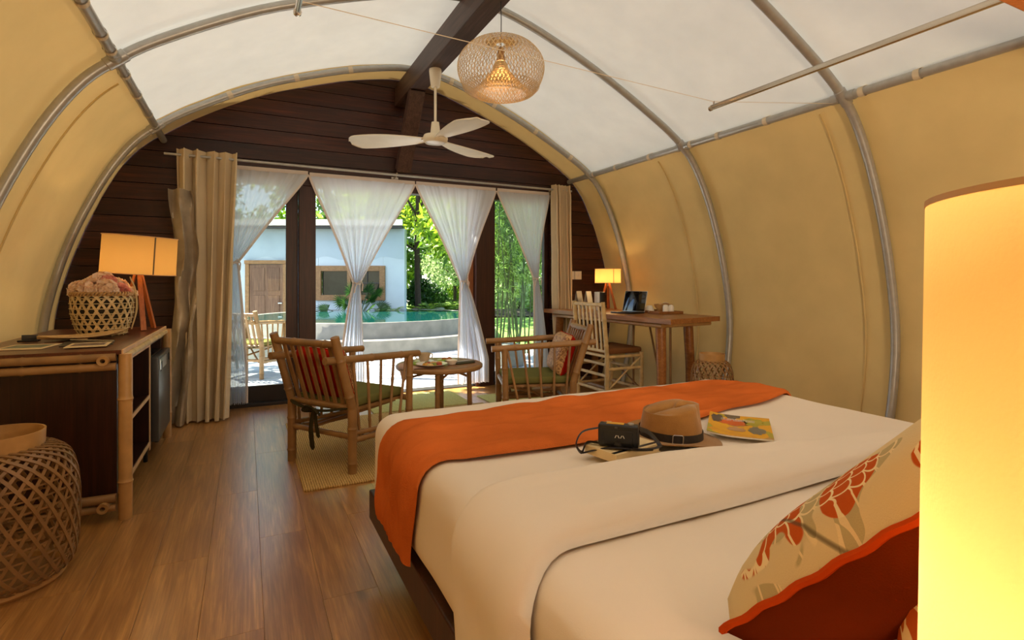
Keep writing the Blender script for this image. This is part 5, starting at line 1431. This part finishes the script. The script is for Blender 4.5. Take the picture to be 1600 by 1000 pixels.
# fern bank and rocks at the pool's far edge
def fern(lab, base, L, nf, seed, mat, name='fern', cat='fern'):
    t = thing(name, lab, cat, tuple(base), group='pool edge ferns'); rr_ = random.Random(seed); vs = []
    g = MB(); tri = []
    for k in range(nf):
        a_ = rr_.uniform(0, 2 * PI); el = rr_.uniform(.5, 1.3); ln = L * rr_.uniform(.6, 1.1)
        pts = []
        for i in range(9):
            s = i / 8; hr = ln * s * math.cos(el) * (1 + .2 * s); z_ = ln * (s * math.sin(el) - .55 * s * s)
            pts.append(Vector((hr * math.cos(a_), hr * math.sin(a_), z_)))
        g.tube(pts, [.006 * (1 - .09 * i) for i in range(9)], 4)
        sd_ = Vector((-math.sin(a_), math.cos(a_), 0))
        for i in range(1, 9):
            for m_ in (0, .5):
                p = pts[i - 1].lerp(pts[i], m_); wl_ = ln * .22 * math.sin(PI * min(1, (i + m_) / 9.2)) + .01; fw = (pts[i] - pts[i - 1]).normalized()
                for s_ in (-1, 1):
                    tip = p + sd_ * s_ * wl_ + fw * wl_ * .5 - Vector((0, 0, wl_ * .25)); mdl = p.lerp(tip, .45)
                    tri += [p, mdl + fw * wl_ * .13, tip, mdl - fw * wl_ * .13]
    g.build('stems', M['culm'], t)
    leaf_obj('fronds', np.array([tuple(v) for v in tri]), mat, t)
fp = [(-2.35, 13.75, .42, 'left end'), (-2.0, 13.6, .42, 'left of centre'), (-1.65, 13.7, .42, 'in the middle, beside the rock'), (-1.3, 13.5, .42, 'right of centre'), (-.95, 13.6, .42, 'right end by the door post'), (-1.5, 14.6, .5, 'second row, centre'), (-1.0, 14.8, .5, 'second row, right')]
for k, (lat, d_, z_, nm) in enumerate(fp): fern('arching green fern at the far pool edge, ' + nm, D(lat, d_, z_ - .12), .75, 30, 50 + k, M['leafB'] if k % 2 else M['leafA'])
for k, (lat, d_, s_, nm) in enumerate(((-2.3, 13.45, .28, 'dark rock at the left end of the far pool edge'), (-1.82, 13.4, .26, 'pale rock showing in the middle of the far pool edge'), (-1.25, 13.42, .24, 'mossy rock at the right end of the far pool edge'))):
    g = MB(); rr_ = random.Random(k + 3)
    g.rbox((0, 0, 0), (1, 1, .8), .35, 3, sub=(1, 1, 1)); g.v = [tuple(Vector(p) * (1 + .25 * mnoise.noise(Vector(p) * 2.1 + Vector((k * 5, 0, 0))))) for p in g.v]
    o = g.build('rock', M['rock'] if k == 1 else M['soil']); o.location = D(lat, d_, .40); o.scale = (s_ * 1.5, s_, s_); tag(o, nm, 'rock', 'pool edge rocks')
tag(MB().grid(lambda u, v: tuple(D(-2.58 + 3.2 * u, 13.3 + 2.2 * v, .30 + .12 * math.sin(PI * v) + .05 * mnoise.noise(Vector((u * 9, v * 9, 0))))), 20, 12).build('soil_bank', M['soil']), kind='structure')
# fan palm by the house wall
t = thing('fan_palm', 'small fan palm growing in front of the house window', 'palm', tuple(D(-3.58, 12.6, .1)))
rr_ = random.Random(4); tri = []; g = MB()
for k in range(20):
    a_ = rr_.uniform(0, 2 * PI); el = rr_.uniform(.2, 1.45); L = rr_.uniform(.40, .72)
    p1 = Vector((math.cos(a_) * math.cos(el) * L, math.sin(a_) * math.cos(el) * L, .2 + math.sin(el) * L)); g.tube([(0, 0, 0), p1 * .5 + Vector((0, 0, .08)), p1], .008, 5)
    dr_ = (p1 - Vector((0, 0, .2))).normalized(); sd_ = dr_.orthogonal().normalized()
    for q in range(15):
        b_ = (q - 7) / 7 * 1.5; dd = (dr_ * math.cos(b_) + sd_ * math.sin(b_)).normalized(); ll = .34 * (1 - .2 * abs(b_)); nn = dd.cross(dr_.cross(sd_)).normalized()
        tri += [p1, p1 + dd * ll * .5 + nn * .013, p1 + dd * ll - Vector((0, 0, .05)), p1 + dd * ll * .5 - nn * .013]
g.build('stalks', M['culm'], t); leaf_obj('fronds', np.array([tuple(v) for v in tri]), M['leafC'], t)
for k, (lat, d_) in enumerate(((-3.05, 12.75), (-2.8, 12.8))): fern('spiky grey-green fern low against the house wall, ' + ('left one' if k == 0 else 'right one'), D(lat, d_, .35), .5, 18, 70 + k, M['leafD'])
# bamboo clump outside the right pane
t = thing('bamboo_clump', 'clump of thin green bamboo outside the right glass pane', 'bamboo', tuple(D(-.02, 8.9, -.1)))
rr_ = random.Random(12); cl_pts = []
for k in range(22):
    x, y = rr_.uniform(-.45, .75), rr_.uniform(-.5, .6); p = RT * x + FW * y; ln = rr_.uniform(2.2, 3.2); dx = RT * rr_.uniform(-.3, .3) + FW * rr_.uniform(-.2, .2)
    MB().bamboo(p, p + dx + Vector((0, 0, ln)), rr_.uniform(.010, .017), 7, 6, .6).build('culm', M['culm'], t)
    for i in range(16):
        s = rr_.uniform(.42, 1); q = p + dx * s + Vector((0, 0, ln * s)); cl_pts.append((q.x + rr_.uniform(-.12, .12), q.y + rr_.uniform(-.12, .12), q.z, .13))
leaf_obj('foliage', leaves(4200, blobs(cl_pts), .14, .024, 77, .6), M['leafB'], t)
tag(MB().box(tuple(D(.9, 9.9, -.10)), (3.6, 2.4, .12), rotz(math.radians(-26))).build('planting_bed', M['soil'], smooth=False), kind='structure')
